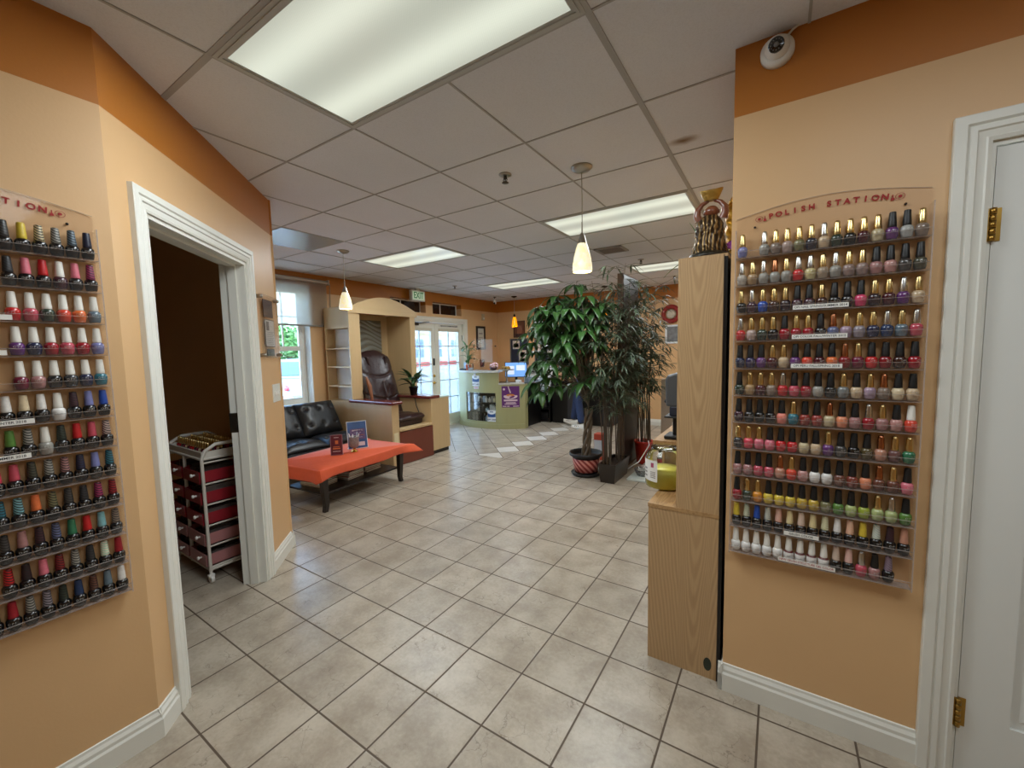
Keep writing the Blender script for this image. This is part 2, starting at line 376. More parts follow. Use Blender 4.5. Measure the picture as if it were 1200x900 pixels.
# the unlit back room beyond it
struct(MB().box(-5.40, -5.30, -1.3, 1.48, 0, CEIL).build('wall_storeroom_far', M_dark))
struct(MB().box(-5.40, -2.065, -1.4, -1.3, 0, CEIL).build('wall_storeroom_end', M_dark))
struct(MB().box(-5.30, -3.16, 1.38, 1.478, 0, CEIL).build('wall_storeroom_side', M_dark))
# ------------------------------------------------------------ baseboards, casings, doors
BB = [(.0,.0),(.017,.0),(.017,.072),(.012,.080),(.012,.092),(.006,.104),(.005,.113),(.0,.115)]
def base_run(mb, a, b, n):
    a = Vector(a); b = Vector(b); n = Vector(n).normalized(); k = len(BB)
    vs = [p + n*d + Vector((0,0,z)) for p in (a, b) for d, z in BB]
    flip = (b-a).cross(Vector((0,0,1))).dot(n) < 0
    fs = [(i, i+1, k+i+1, k+i) for i in range(k-1)] + [tuple(range(k-1, -1, -1)), tuple(range(k, 2*k))]
    return mb.add(vs, [tuple(reversed(f)) for f in fs] if flip else fs)
mb = MB(); base_run(mb, (RX0-.017, RY, 0), (.425, RY, 0), (0,-1,0)); base_run(mb, (1.42, RY, 0), (2.6, RY, 0), (0,-1,0)); base_run(mb, (RX0, RY-.017, 0), (RX0, FYW, 0), (-1,0,0))
struct(mb.build('baseboard_right', M_white, None))
mb = MB(); base_run(mb, (-1.945, -3, 0), (-1.945, .478, 0), (1,0,0)); base_run(mb, dg(-.007, 0), dg(.105, 0), DN)
struct(mb.build('baseboard_left', M_white))
mb = MB(); base_run(mb, dg(1.18, 0), dg(DLEN+.014, 0), DN); base_run(mb, (-3.056, 1.60, 0), (WX, 1.60, 0), (0,1,0))
struct(mb.build('baseboard_doorway', M_white))
mb = MB(); base_run(mb, (WX, 1.6, 0), (WX, 3.42, 0), (1,0,0)); base_run(mb, (WX, 6.62, 0), (WX, FYW, 0), (1,0,0)); base_run(mb, (WX, FYW, 0), (RX0, FYW, 0), (0,-1,0))
struct(mb.build('baseboard_far', M_white))
CAS = [(0,0),(0,.011),(.010,.014),(.014,.011),(.030,.013),(.034,.018),(.046,.018),(.050,.015),(.056,.021),(.080,.021),(.083,.018),(.083,0)]
def casing(mb, fn, s0, s1, zt, prof=CAS, sc=1.0):
    k = len(prof); vs = []
    for w, d in prof: vs += [fn(s0-w*sc, 0, d), fn(s0-w*sc, zt+w*sc, d), fn(s1+w*sc, zt+w*sc, d), fn(s1+w*sc, 0, d)]
    fs = [(4*i+j, 4*i+j+1, 4*i+4+j+1, 4*i+4+j) for i in range(k-1) for j in range(3)] + [tuple(4*i for i in range(k)), tuple(4*i+3 for i in range(k-1, -1, -1))]
    return mb.add(vs, fs)
def rw(s, z, d): return Vector((s, RY-d, z))
M_hinge = mat('worn_brass', (176,140,70), .32, 1, noise=(30, .3))
mb = MB(); casing(mb, rw, .508, 1.332, 2.02)
mb.box(.505, .519, RY+.001, RY+.13, 0, 2.006); mb.box(1.321, 1.335, RY+.001, RY+.13, 0, 2.006); mb.box(.505, 1.335, RY+.001, RY+.13, 2.006, 2.02); mb.box(.519, .532, RY+.05, RY+.09, 0, 2.006)
struct(mb.build('trim_2', M_white), 'white moulded casing of the closed door')
# six-panel door leaf with raised fields
def door_leaf():
    mb = MB(); x0, x1 = .5225, 1.318; y = RY+.008; mb.box(x0, x1, y+.012, y+.04, .012, 2.003)
    xs = [x0, x0+.115, x0+.115+.235, x0+.115+.235+.095, x1-.115, x1]; zs = [.012, .22, .78, .96, 1.60, 1.70, 1.89, 2.003]
    for k in (0, 2, 4): mb.box(xs[k], xs[k+1], y, y+.012, .012, 2.003)
    for k in (0, 2, 4, 6):
        for q in (1, 3): mb.box(xs[q], xs[q+1], y, y+.012, zs[k], zs[k+1])
    for k in (1, 3, 5):
        for q in (1, 3):
            a, b, c, e = xs[q]+.022, xs[q+1]-.022, zs[k]+.022, zs[k+1]-.022; i = .02
            mb.add([(a,y+.012,c),(b,y+.012,c),(b,y+.012,e),(a,y+.012,e),(a+i,y+.003,c+i),(b-i,y+.003,c+i),(b-i,y+.003,e-i),(a+i,y+.003,e-i)],
                   [(4,5,6,7),(0,1,5,4),(1,2,6,5),(2,3,7,6),(3,0,4,7)])
    return mb
dr = struct(door_leaf().build('door_1', M_door), 'closed white panelled door')
for z in (1.78, .228):
    mb = MB(); mb.box(.500, .519, RY-.002, RY+.001, z-.048, z+.048); mb.box(.5225, .540, RY+.0055, RY+.0085, z-.048, z+.048)
    for k in range(5):
        a = z-.048+k*.0195; mb.lathe([(.0075, a), (.0075, a+.018)], 12, (.5205, RY-.003, 0))
    h = mb.build('hinge', M_hinge, dr)
# open doorway on the diagonal: casing, jamb lining with stop, latch plate
mb = MB(); casing(mb, dg, D0, D1, DT)
dbox(mb, D0+.0005, D0+.018, 0, DT-.018, -.135, .003); dbox(mb, D1-.018, D1-.0005, 0, DT-.018, -.135, .003); dbox(mb, D0+.0005, D1-.0005, DT-.018, DT-.0005, -.135, .003)
dbox(mb, D1-.030, D1-.018, 0, DT-.018, -.09, -.045); dbox(mb, D0+.018, D0+.03, 0, DT-.018, -.09, -.045); dbox(mb, D0+.030, D1-.030, DT-.030, DT-.018, -.09, -.045)
fr = struct(mb.build('trim_3', M_white), 'white moulded frame of the open doorway')
mb = MB(); dbox(mb, D1-.0205, D1-.018, .975, 1.095, -.132, -.095); dbox(mb, D1-.0235, D1-.0205, 1.005, 1.065, -.128, -.105); dbox(mb, D1-.022, D1-.0175, .975, 1.095, -.140, -.130)
mb.build('strike_plate', mat('dull_steel', (96,92,86), .4, 1), fr)
# ------------------------------------------------------------ ceiling fittings
def diffuser_mat():
    m, b = newmat('prismatic_light_lens'); p, x, y, z = b.obj()
    def tube(c): 
        d = b.m('DIVIDE', b.m('SUBTRACT', y, c), .085); return b.m('EXPONENT', b.m('MULTIPLY', b.m('MULTIPLY', d, d), -1.0))
    t = b.m('ADD', tube(-.15), tube(.15))
    e = b.m('ADD', .66, b.m('MULTIPLY', t, .50))
    cx = b.m('SINE', b.m('MULTIPLY', x, 900)); cy = b.m('SINE', b.m('MULTIPLY', y, 900))
    e = b.m('MULTIPLY', e, b.m('ADD', 1.0, b.m('MULTIPLY', b.m('MULTIPLY', cx, cy), .06)))
    b.P.inputs['Base Color'].default_value = s2l((130,134,130))+(1,); b.P.inputs['Roughness'].default_value = .25
    b.P.inputs['Emission Color'].default_value = s2l((238,244,226))+(1,); b.L.new(b.m('MULTIPLY', e, DIFF_E), b.P.inputs['Emission Strength']); return m
M_lens = diffuser_mat(); M_fix = mat('fixture_enamel', (186,186,182), .45)
def troffer(i, j, label, w=TROFFER_W):
    x0, y0 = -1.7725+.61*i, 1.3539+.61*j; cx, cy = x0+.61, y0+.305
    t = thing('ceiling_light', label, 'light', (cx, cy, CEIL), 'fluorescent ceiling panels')
    mb = MB(); X, Y = .604, .299
    for k, (o, z0, z1) in enumerate(((0, -.006, 0), (.014, -.010, 0), (.024, -.006, 0))):
        a, bb = X-o, Y-o; q = .014 if k == 0 else .010 if k == 1 else .012
        mb.box(-a, a, -bb, -bb+q, z0, z1); mb.box(-a, a, bb-q, bb, z0, z1); mb.box(-a, -a+q, -bb+q, bb-q, z0, z1); mb.box(a-q, a, -bb+q, bb-q, z0, z1)
    link('frame', mb.mesh('light_frame', M_fix), t)
    d = link('diffuser', MB().box(-.570, .570, -.265, .265, -.0045, -.001).mesh('light_lens', M_lens), t)
    la = bpy.data.lights.new('fluorescent_tubes', 'AREA'); la.shape = 'RECTANGLE'; la.size = 1.12; la.size_y = .5; la.energy = w; la.color = (.89, .965, 1.0)
    lo = bpy.data.objects.new('fluorescent_tubes', la); COL.objects.link(lo); lo.parent = t; lo.location = (0, 0, -.02)
    return t
troffer(0, -1, 'large fluorescent ceiling panel nearest the white door and the doorway')
troffer(0, 3, 'bright ceiling light panel behind the white glass pendant by the tall cabinet')
troffer(-4, 3, 'bright ceiling light panel in front of the arched wooden alcove')
troffer(-4, 7, 'bright ceiling light panel over the reception counter, nearest the amber pendant')
troffer(0, 7, 'bright ceiling light panel partly hidden by the top of the tall wooden cabinet')
troffer(3, -2, 'added unseen ceiling light panel brightening the wall by the white door', 17.0)  # out-of-view panel added to brighten the near right wall
# blank metal panel and air vent in the grid
t = tag(MB().box(-1.7725-4*.61+.006, -1.7725-3*.61-.006, 1.3539+.61+.006, 1.3539+1.22-.006, CEIL-.006, CEIL).build('ceiling_panel', mat('glossy_ceiling_panel', (176,182,188), .22, .3, bump=(4, .2))), 'shiny grey blank ceiling panel near the window', 'panel')
t = thing('air_vent', 'grey slatted air vent in the ceiling beside the white pendant', 'vent', (-1.61, 4.56, CEIL))
mb = MB(); x0, x1, y0, y1 = -1.76, -1.45, 4.42, 4.70
mb.box(x0, x1, y0, y0+.03, CEIL-.012, CEIL); mb.box(x0, x1, y1-.03, y1, CEIL-.012, CEIL); mb.box(x0, x0+.03, y0, y1, CEIL-.012, CEIL); mb.box(x1-.03, x1, y0, y1, CEIL-.012, CEIL)
M_vent = mat('vent_metal', (150,146,140), .5); mb.build('frame', M_vent, t)
mb = MB()
for k in range(7): mb.bar((x0+.03, y0+.05+k*.03, CEIL-.006), (x1-.03, y0+.05+k*.03, CEIL-.006), .022, .003)
mb.build('slats', mat('vent_slats', (104,100,96), .5), t)
def sprinkler(x, y, label):
    t = thing('fire_sprinkler', label, 'sprinkler', (x, y, CEIL), 'ceiling fire sprinklers')
    mb = MB(); mb.lathe([(.040, 0), (.040, -.004), (.030, -.010), (.012, -.012)], 20, (0,0,0)); link('escutcheon', mb.mesh('sprinkler_plate', M_chrome), t)
    mb = MB(); mb.lathe([(.010, -.012), (.012, -.022), (.007, -.030)], 12)
    mb.tube([(.010,0,-.02), (.014,0,-.034), (.004,0,-.046)], .0025, 6); mb.tube([(-.010,0,-.02), (-.014,0,-.034), (-.004,0,-.046)], .0025, 6)
    mb.lathe([(.0035,-.03), (.0035,-.048)], 8); mb.lathe([(.020,-.048), (.022,-.051), (.0,-.052)], 14); link('nozzle', mb.mesh('sprinkler_nozzle', mat('dark_sprinkler_metal', (84,80,76), .35, 1)), t)
sprinkler(-1.47, 2.23, 'chrome fire sprinkler in the tile beside the nearest pendant canopy')
sprinkler(-1.48, 5.29, 'small fire sprinkler just in front of the far ceiling light by the cabinet')
sprinkler(-4.59, 5.35, 'small fire sprinkler on the ceiling near the exit sign')
sprinkler(-2.30, 6.95, 'small fire sprinkler above the bamboo plants')
# pendants
def shade_mat(name, c0, c1, e):
    m, b = newmat(name); p, x, y, z = b.obj(); n = b.noise(p, 22, 4, .6)
    c = b.mix(b.ss(n, .35, .65), s2l(c0), s2l(c1)); b.L.new(c, b.P.inputs['Base Color']); b.L.new(c, b.P.inputs['Emission Color'])
    b.P.inputs['Emission Strength'].default_value = e; b.P.inputs['Roughness'].default_value = .25; return m
M_shade = shade_mat('veined_ivory_glass', (252,246,216), (248,234,184), .66); M_amber = shade_mat('amber_glass', (255,170,10), (255,140,0), .95)
def pendant(x, y, top, bot, r, label, shade=M_shade, met=M_chrome, canr=.065):
    t = thing('pendant_lamp', label, 'lamp', (x, y, CEIL), 'hanging pendant lamps')
    mb = MB(); mb.lathe([(canr, 0), (canr, -.006), (canr*.72, -.022), (canr*.25, -.030), (.006, -.034)], 28); link('canopy', mb.mesh('pendant_canopy', met), t)
    zt = top-CEIL; zb = bot-CEIL; h = zt-zb
    link('cord', MB().tube([(0,0,-.03), (.002,0,zt*.5), (0,0,zt+.05)], .0028, 8).tube([(0,0,zt+.10), (0,0,zt+.0)], .0045, 8).mesh('pendant_cord', mat('pendant_cord', (170,165,150), .5)), t)
    link('socket', MB().lathe([(.008, zt+.035), (.016, zt+.02), (r*.44, zt-.025), (r*.47, zt-.032)], 24).mesh('pendant_socket', met), t)
    pr = [(r*.46, zt-.030), (r*.60, zt-.03-h*.12), (r*.82, zt-.03-h*.36), (r*.96, zt-.03-h*.62), (r, zt-.03-h*.80), (r*.95, zb), (r*.90, zb), (r*.93, zt-.03-h*.78), (r*.76, zt-.03-h*.36), (r*.4, zt-.04)]
    link('shade', MB().lathe(pr, 32, cap=False).mesh('pendant_shade', shade), t)
    pl = bpy.data.lights.new('pendant_bulb', 'POINT'); pl.energy = 3.0; pl.color = (1, .78, .45) if shade is M_shade else (1, .5, .1); pl.shadow_soft_size = .02
    lo = bpy.data.objects.new('pendant_bulb', pl); COL.objects.link(lo); lo.parent = t; lo.location = (0, 0, zb+.02)
pendant(-1.035, 2.415, 2.115, 1.915, .061, 'ivory glass pendant lamp hanging nearest, before the wide ceiling light')
pendant(-3.94, 2.79, 2.13, 1.925, .068, 'ivory glass pendant lamp hanging over the sofa and coffee table')
M_bronze = mat('dark_bronze', (54,38,26), .4, .8)
pendant(-4.57, 7.16, 2.15, 1.92, .058, 'amber glass pendant lamp hanging over the reception counter', M_amber, M_bronze, .06)
pendant(-2.62, 7.10, 2.15, 1.92, .058, 'amber glass pendant lamp glowing through the bamboo leaves', M_amber, M_bronze, .06)
# dome camera on the band above the rack
t = thing('dome_camera', 'white dome security camera on the orange band above the polish rack', 'camera', (-.033, RY, 2.474))
R = Matrix.Rotation(radians(90), 3, 'X')
MB().lathe([(.052, 0), (.052, .018), (.047, .026), (.040, .030)], 32, (-.033, RY, 2.474), R).build('housing', mat('camera_white', (226,224,218), .35), t)
Rb = Matrix.Rotation(radians(90), 3, 'X') @ Matrix.Rotation(radians(12), 3, 'X') @ Matrix.Rotation(radians(-4), 3, 'Y')
c = Vector((-.033, RY-.028, 2.476))
MB().sphere(c, .039, 24, 14).build('ball', MATS['camera_white'], t)
def on_ball(r, h): return [(r0, hh) for r0, hh in ((r, h), (r, h+.004), (r-.002, h+.005))]
MB().lathe([(.024, .031), (.024, .037), (.021, .038), (0, .0385)], 24, c, Rb).build('lens_window', mat('camera_lens', (16,16,18), .12, coat=1), t)
mb = MB()
for k in range(12): 
    a = 2*pi*k/12; mb.sphere(c + Rb @ Vector((.0165*cos(a), .0165*sin(a), .0385)), .0022, 8, 5)
mb.lathe([(.008, .0385), (.006, .041), (0, .0415)], 16, c, Rb).build('infrared_lights', mat('led_grey', (120,118,116), .3), t)
MB().tube([(-.006, RY-.012, 2.512), (.012, RY-.012, 2.53), (.030, RY-.010, CEIL)], .004, 8).build('cable', MATS['camera_white'], t)
t = thing('small_camera', 'small white camera hanging from the ceiling in the far corner', 'camera', (-4.92, 6.97, CEIL))
MB().lathe([(.03, 0), (.03, -.01), (.01, -.015)], 14, (-4.92, 6.97, CEIL)).tube([(-4.92,6.97,CEIL-.01), (-4.92,6.97,CEIL-.07)], .008, 8).build('mount', M_black, t)
MB().lathe([(.028,-.02), (.032, .02), (.026, .06), (.012, .07)], 16, (-4.92,6.97,CEIL-.12)).build('body', MATS['camera_white'], t)
MB().sphere((-4.91,6.94,CEIL-.13), .02, 12, 8).build('lens', M_black, t)
# ------------------------------------------------------------ polish racks and every bottle on them
HUE = dict(lav=('lavender',(120,124,176)), gry=('grey',(150,148,140)), tau=('taupe',(132,116,104)), pkg=('pinkish grey',(176,154,146)), oli=('olive',(116,112,78)),
  nvb=('navy black',(30,32,48)), bei=('beige',(196,172,140)), dgn=('dark green',(44,58,48)), blk=('black',(20,19,20)), mar=('maroon',(72,22,32)), chm=('champagne',(190,176,140)),
  pur=('purple',(96,50,110)), sil=('silver',(168,170,166)), clr=('clear',(176,168,156)), tan=('tan',(160,130,92)), red=('red',(186,30,34)), yel=('yellow',(206,180,60)), pyl=('pale yellow',(196,184,134)),
  grg=('greige',(160,142,120)), mgy=('mauve grey',(146,124,118)), mve=('mauve',(164,118,116)), mpk=('dusty pink',(186,136,130)), dgy=('dark grey',(66,64,62)), dgg=('grey green',(68,68,54)),
  plm=('plum',(64,34,46)), blu=('blue',(36,74,160)), dbr=('dark brown',(62,36,30)), pbl=('plum black',(42,26,34)), hpk=('hot pink',(206,66,106)), crm=('crimson',(150,24,38)), sbl=('slate blue',(96,104,140)),
  lil=('lilac',(164,140,160)), lgy=('lavender grey',(140,132,142)), nav=('navy',(36,40,70)), dbl=('dark blue',(34,54,90)), sla=('slate',(98,116,128)), ros=('rose',(186,74,90)), npu=('navy purple',(48,40,74)),
  ror=('red orange',(208,70,50)), ora=('orange',(216,110,60)), dre=('dark red',(128,26,32)), win=('wine',(106,26,52)), ste=('steel',(120,124,124)), cre=('cream',(214,196,162)), tel=('teal',(44,112,128)),
  brk=('brick',(140,52,44)), pea=('peach',(218,136,100)), char=('charcoal',(48,50,54)), cpk=('coral pink',(210,72,90)), pnk=('pink',(212,112,128)), nud=('nude',(186,134,112)), mbr=('mauve brown',(106,72,70)),
  gre=('green',(46,112,80)), wht=('white',(224,222,218)), brn=('brown',(104,64,52)), rbr=('red brown',(124,58,46)), obr=('olive brown',(84,72,44)), sal=('salmon',(222,128,112)), lgn=('light green',(166,180,114)),
  lim=('lime green',(150,164,60)), pgn=('pale green',(170,182,124)), grn=('leaf green',(84,126,56)), gyl=('golden yellow',(190,160,60)), oro=('amber orange',(206,134,44)), min=('mint',(150,206,180)), sky=('light teal',(120,170,176)), mag=('magenta',(160,50,96)))
CAPN = dict(k='black', g='gold', s='silver', w='white', c='copper')
M_cap = dict(k=mat('cap_black', (24,24,25), .42, noise=(60,.3)), g=mat('cap_gold', (222,196,136), .26, 1), s=mat('cap_silver', (206,204,200), .25, 1), w=mat('cap_white', (232,230,222), .35), c=mat('cap_copper', (186,124,88), .26, 1))
def polish(code):
    n, c = HUE[code]; return mat('polish_'+code, c, .16, 0, .6, coat=.6)
def stripe(code, dark):
    key = 'cap_stripe_%s_%d' % (code, dark)
    if key in MATS: return MATS[key]
    m, b = newmat(key); p, x, y, z = b.obj()
    w = b.m('SINE', b.m('ADD', b.m('MULTIPLY', z, 800), b.m('ADD', b.m('MULTIPLY', x, 420), b.m('MULTIPLY', y, -420))))
    o = s2l((30,28,30)) if dark else s2l((224,212,190)); f = b.ss(w, .1, .5) if dark else b.ss(w, -.5, .0)
    b.L.new(b.mix(f, s2l(HUE[code][1]), o), b.P.inputs['Base Color']); b.P.inputs['Roughness'].default_value = .4; return m
def pcap(code): return mat('cap_'+code, HUE[code][1], .4, noise=(150, .25))
BODY = MB().lathe([(.0115, 0), (.0132, .0012), (.0150, .009), (.0163, .020), (.0166, .026), (.0158, .0315), (.0130, .036), (.0100, .0385)], 20).mesh('polish_bottle_body', [M_black])
CAPK = MB().lathe([(.0104, .0375), (.0112, .040), (.0110, .046), (.0087, .083), (.0078, .0858), (.0, .0862)], 16).mesh('polish_cap', [M_black])
CAPG = MB().lathe([(.0098, .0375), (.0104, .040), (.0102, .048), (.0084, .078), (.0064, .0845), (.0, .0865)], 16).mesh('polish_cap_dome', [M_black])
def wrap(mb, r0):
    """bend flat front lettering (facing -y) round the bottle"""
    mb.v = [((r0)*sin(x/r0), -(r0 - (-y-.0))*cos(x/r0), z) for x, y, z in mb.v]; return mb
def small_text(txt, size, z, r):
    t = text_mb(txt, size, Matrix(((1,0,0,0),(0,0,-1,0),(0,1,0,z),(0,0,0,1))), .0001)
    t.v = [(r*sin(v[0]/r), -r*cos(v[0]/r), v[2]) for v in t.v]; return t
TXT = small_text('O·P·I', .0085, .0245, .01675).mesh('polish_lettering', [M_whttxt])
TXT2 = small_text('Gel Polish', .0050, .020, .0168).mesh('gel_lettering', [M_blktxt])
LBL = MB().grid(lambda u, v: (.0167*sin((u-.5)*1.5), -.0167*cos((u-.5)*1.5), .013+v*.014), 8, 1).mesh('barcode_label', [M_paper])
COLLAR = MB().lathe([(.0160, .0305), (.0135, .0365), (.0110, .0385)], 20, cap=False).mesh('polish_collar', [M_black])
def part_of(name, me, parent, m):
    o = bpy.data.objects.new(name, me); COL.objects.link(o); o.parent = parent
    o.material_slots[0].link = 'OBJECT'; o.material_slots[0].material = m; return o
M_gelbody = mat('gel_bottle_black', (15,14,16), .18, coat=.6); M_whbody = mat('white_bottle', (226,224,220), .3, coat=.3)
def bottle(code, loc, rotz, label, group):
    """code: cap letter + colour for lacquer; '=' solid or '/' '\\\\' striped cap on a black gel bottle; '!' white bottle"""
    t = thing('nail_polish_bottle', label, 'nail polish', loc, group); t.rotation_euler = (0, 0, rotz)
    k, c = code[0], code[1:]; txt = TXT; tm = M_whttxt
    if k in '=/\\': body = M_gelbody; capm = pcap(c) if k == '=' else stripe(c, k == '\\'); cm = CAPK
    elif k == '!': body = M_whbody; capm = M_cap['w']; cm = CAPK; txt = TXT2; tm = M_blktxt
    else: body = polish(c); capm = M_cap[k]; cm = CAPK if k in 'kw' else CAPG; tm = M_whttxt if k in 'kw' else MATS.get('faint_lettering') or mat('faint_lettering', (170,160,150), .5)
    part_of('bottle', BODY, t, body); part_of('cap', cm, t, capm); part_of('lettering', txt, t, tm)
    if code == '!rbr': part_of('collar', COLLAR, t, mat('maroon_collar', (92,30,28), .3, coat=.3))
    return t
def cap_words(code):
    k, c = code[0], code[1:]; h = HUE[c][0]
    if k == '=': return 'gel polish bottle with plain %s cap' % h
    if k == '\\': return 'gel polish bottle with dark-striped %s cap' % h
    if k == '/': return 'gel polish bottle with pale-striped %s cap' % h
    if k == '!': return 'white gel polish bottle with dark red collar' if c == 'rbr' else 'all-white gel polish bottle'
    return '%s-capped %s polish bottle' % (CAPN[k], h)
NROW, PITCH, RW = 12, .1035, .535
def rack(fn, label, signs, text_dirs, Z0=.630):
    """fn(u, z, d): u along the wall, d out from it"""
    o = fn(RW/2, Z0, 0); t = thing('polish_rack', label, 'rack', o)
    def bx(mb, u0, u1, z0, z1, d0, d1):
        vs = [fn(u, z, d) for z in (z0, z1) for d in (d0, d1) for u in (u0, u1)]
        return mb.add(vs, [(0,1,3,2),(4,6,7,5),(0,4,5,1),(2,3,7,6),(0,2,6,4),(1,5,7,3)])
    ztop = Z0+NROW*PITCH-.005
    bx(MB(), 0, RW, Z0-.012, ztop, .001, .003).build('back_panel', M_acryl, t)
    # arched header
    mb = MB(); n = 24; top = [(RW*k/n, ztop+.050+.036*sin(pi*(k/n))) for k in range(n+1)]
    vs = [fn(u, z, d) for d in (.001, .004) for u, z in top] + [fn(u, ztop, d) for d in (.001, .004) for u, z in top]; m = n+1
    fs = []
    for k in range(n): fs += [(k, k+1, 2*m+k+1, 2*m+k), (m+k+1, m+k, 3*m+k, 3*m+k+1), (k+1, k, m+k, m+k+1)]
    fs += [(0, 2*m, 3*m, m), (n, m+n, 3*m+n, 2*m+n)]
    mb.add(vs, fs); mb.slot(1); e = []
    for k in range(n+1): e += [fn(top[k][0], top[k][1]+dz, d) for dz in (-.0006, .0008) for d in (.0008, .0044)]
    mb.add(e, [f for k in range(n) for f in ((4*k+3, 4*k+1, 4*k+5, 4*k+7), (4*k+2, 4*k+3, 4*k+7, 4*k+6))]); mb.build('header_panel', [M_acryl, M_edge], t)
    for q in range(NROW):
        z = Z0+q*PITCH; mb = MB(); bx(mb, .003, RW-.003, z-.004, z, .003, .043); mb.build('shelf', M_acryl, t)
        mb = MB(); bx(mb, .003, RW-.003, z-.004, z+.019, .043, .0455); mb.slot(1); bx(mb, .003, RW-.003, z+.0190, z+.0204, .0428, .0457); bx(mb, .003, RW-.003, z-.0052, z-.004, .002, .0457); mb.build('shelf_lip', [M_acryl2, M_edge], t)
    for u in (0, RW-.003): mb = bx(MB(), u, u+.003, Z0-.012, ztop, .003, .045).slot(1); bx(mb, u-.0002, u+.0032, Z0-.012, ztop, .045, .0464); mb.build('side_panel', [M_acryl2, M_edge], t)
    for u, z in ((.06, ztop+.012), (RW-.06, ztop+.012)):
        MB().sphere(fn(u, z, .005), .004, 10, 6).build('screw', mat('dark_screw', (50,44,40), .4, .6), t)
    # arched red lettering with a bottle and a flower at each end
    xdir = (fn(1,0,0)-fn(0,0,0)); zdir = (fn(0,0,1)-fn(0,0,0)); word = 'POLISH STATION'; mb = MB(); us = [RW*.5+(k-6.5)*.0242 for k in range(14)]
    def zc(u): return ztop+.030+.022*sin(pi*u/RW)
    def slope(u): return atan2(zc(u+.01)-zc(u-.01), .02)
    for ch, u in zip(word, us):
        if ch == ' ': continue
        F = frame_of(fn(u, zc(u), .0046), xdir, zdir) @ Matrix.Rotation(slope(u), 4, 'Z')
        c = text_mb(ch, .0255, F, .0004, bold=.0009, sx=1.02); mb.add(c.v, c.f)
    for sgn in (-1, 1):
        u = RW*.5+sgn*.176; F = frame_of(fn(u, zc(u)-.006, .0046), xdir, zdir)
        mb.add([F @ Vector(p) for p in ((-.005,-.006,0),(.005,-.006,0),(.004,.001,0),(.0015,.004,0),(.0015,.012,0),(-.0015,.012,0),(-.0015,.004,0),(-.004,.001,0))], [tuple(range(8))])
        u = RW*.5+sgn*.194; F = frame_of(fn(u, zc(u), .0046), xdir, zdir); n = 18
        for r0, r1 in ((.0105, .0092), (.0045, .0)):
            vs = [F @ Vector((1.15*r*cos(2*pi*k/n), r*sin(2*pi*k/n), 0)) for r in (r0, r1) for k in range(n)]
            mb.add(vs, [(k, (k+1) % n, n+(k+1) % n, n+k) for k in range(n)])
    mb.build('lettering', M_redtxt, t)
    for row, u0, u1, txt, tilt, tm in signs:
        z = Z0+(NROW-row)*PITCH; F = frame_of(fn((u0+u1)/2, z+.008, .0462), xdir, zdir) @ Matrix.Rotation(tilt, 4, 'Z'); w = (u1-u0)/2
        mb = MB(); mb.add([F @ Vector(p) for p in ((-w,-.0075,0),(w,-.0075,0),(w,.0075,0),(-w,.0075,0),(-w,-.0075,.0008),(w,-.0075,.0008),(w,.0075,.0008),(-w,.0075,.0008))], [(3,2,1,0),(4,5,6,7),(0,1,5,4),(1,2,6,5),(2,3,7,6),(3,0,4,7)])
        s = mb.build('paper_strip', M_paper, t)
        if not txt: continue
        c = text_mb(txt, .0105, F @ Matrix.Translation((0, 0, .0010)), .0001, bold=.0001); wd = max(v[0] for v in c.v)
        lim = [F.inverted() @ Vector(v) for v in c.v]; ext = max(abs(p.x) for p in lim); k = min(1, (w-.004)/ext)
        c.v = [tuple(F @ Vector((p.x*k, p.y, p.z))) for p in lim]; c.build('lettering', tm, s)
    return t
def fR(u, z, d): return Vector((-.148+u, RY-d, z))
def fL(u, z, d): return Vector((-1.945+d, .425-RW+u, z))
rack(fR, 'clear acrylic polish rack with red lettering, on the wall beside the white door', [
    (3, .185, .340, 'OPI NAIL SPRING/SUMMER 2014', 0, M_blktxt), (4, .185, .340, 'OPI COLOR FALL/WINTER 2015', 0, M_blktxt), (5, .185, .330, 'OPI PERU FALL/SPRING 2018', 0, M_blktxt),
    (11, .180, .285, 'GELISH COLOR', 0, M_blktxt), (12, .165, .335, 'NEW GELISH STRUCTURE GEL COLOR', 0, M_redtxt)], 1)
rack(fL, 'clear acrylic polish rack with red lettering, on the wall beside the open doorway', [
    (3, .20, .333, '', 0, M_blktxt), (4, .18, .315, '', 0, M_blktxt), (6, .19, .353, 'OPI GEL FALL/WINTER 2018', 0, M_blktxt), (7, .175, .338, 'OPI GEL SPRING/SUMMER 2018', 0, M_blktxt)], 1)
ROWS_R = ['glav - sgry gtau gpkg goli gnvb sbei gdgn gblk gmar gchm kpur ksil gtau', 'sclr gtan sgry cgry ggry sred spyl ggrg sgry gmgy gmgy kmve kmpk kdgy kdgg',
 'gblk splm gblu gdbr gpbl kplm kplm gdbr kblk kblk khpk gpbl gmar spur gbei', 'sred gpkg gdgn gblk kcrm gcrm gcrm kblk csbl glil glgy gnav sdbl gsla sros',
 'knav knpu kpur gmar gbei kpur kror kmar kora cdre gwin kred kdre kdbr kcrm', 'kdgn gtan gmar gtau sred kros kcrm kgry kblk gste kbei glil ctau kcre kbei',
 'kplm kblk kblk kblk ksal gtel kbrk kbrk cchm kpea kmve scrm gmve kmpk wror', 'gchar gcpk gpnk kpnk kred kred kchm kbei gpur kdgy kblk kobr cnud gmbr ggre',
 'kmve kmve kros kros cnud gror kmpk kwht kwht kbrn krbr kpea cbrn gbrn kpnk', 'kcrm gdgn goro kyel kyel kyel kgyl kgyl koli kgrn klgn klim gpgn spgn kgrn',
 '=yel /gre =blu /tel /red /yel /mpk /yel /lgn =wht /ora =yel /sky \\plm =nud', '!wht !wht !wht !wht !wht !rbr !rbr !rbr !rbr /mve /pnk sros kmve \\lil -']
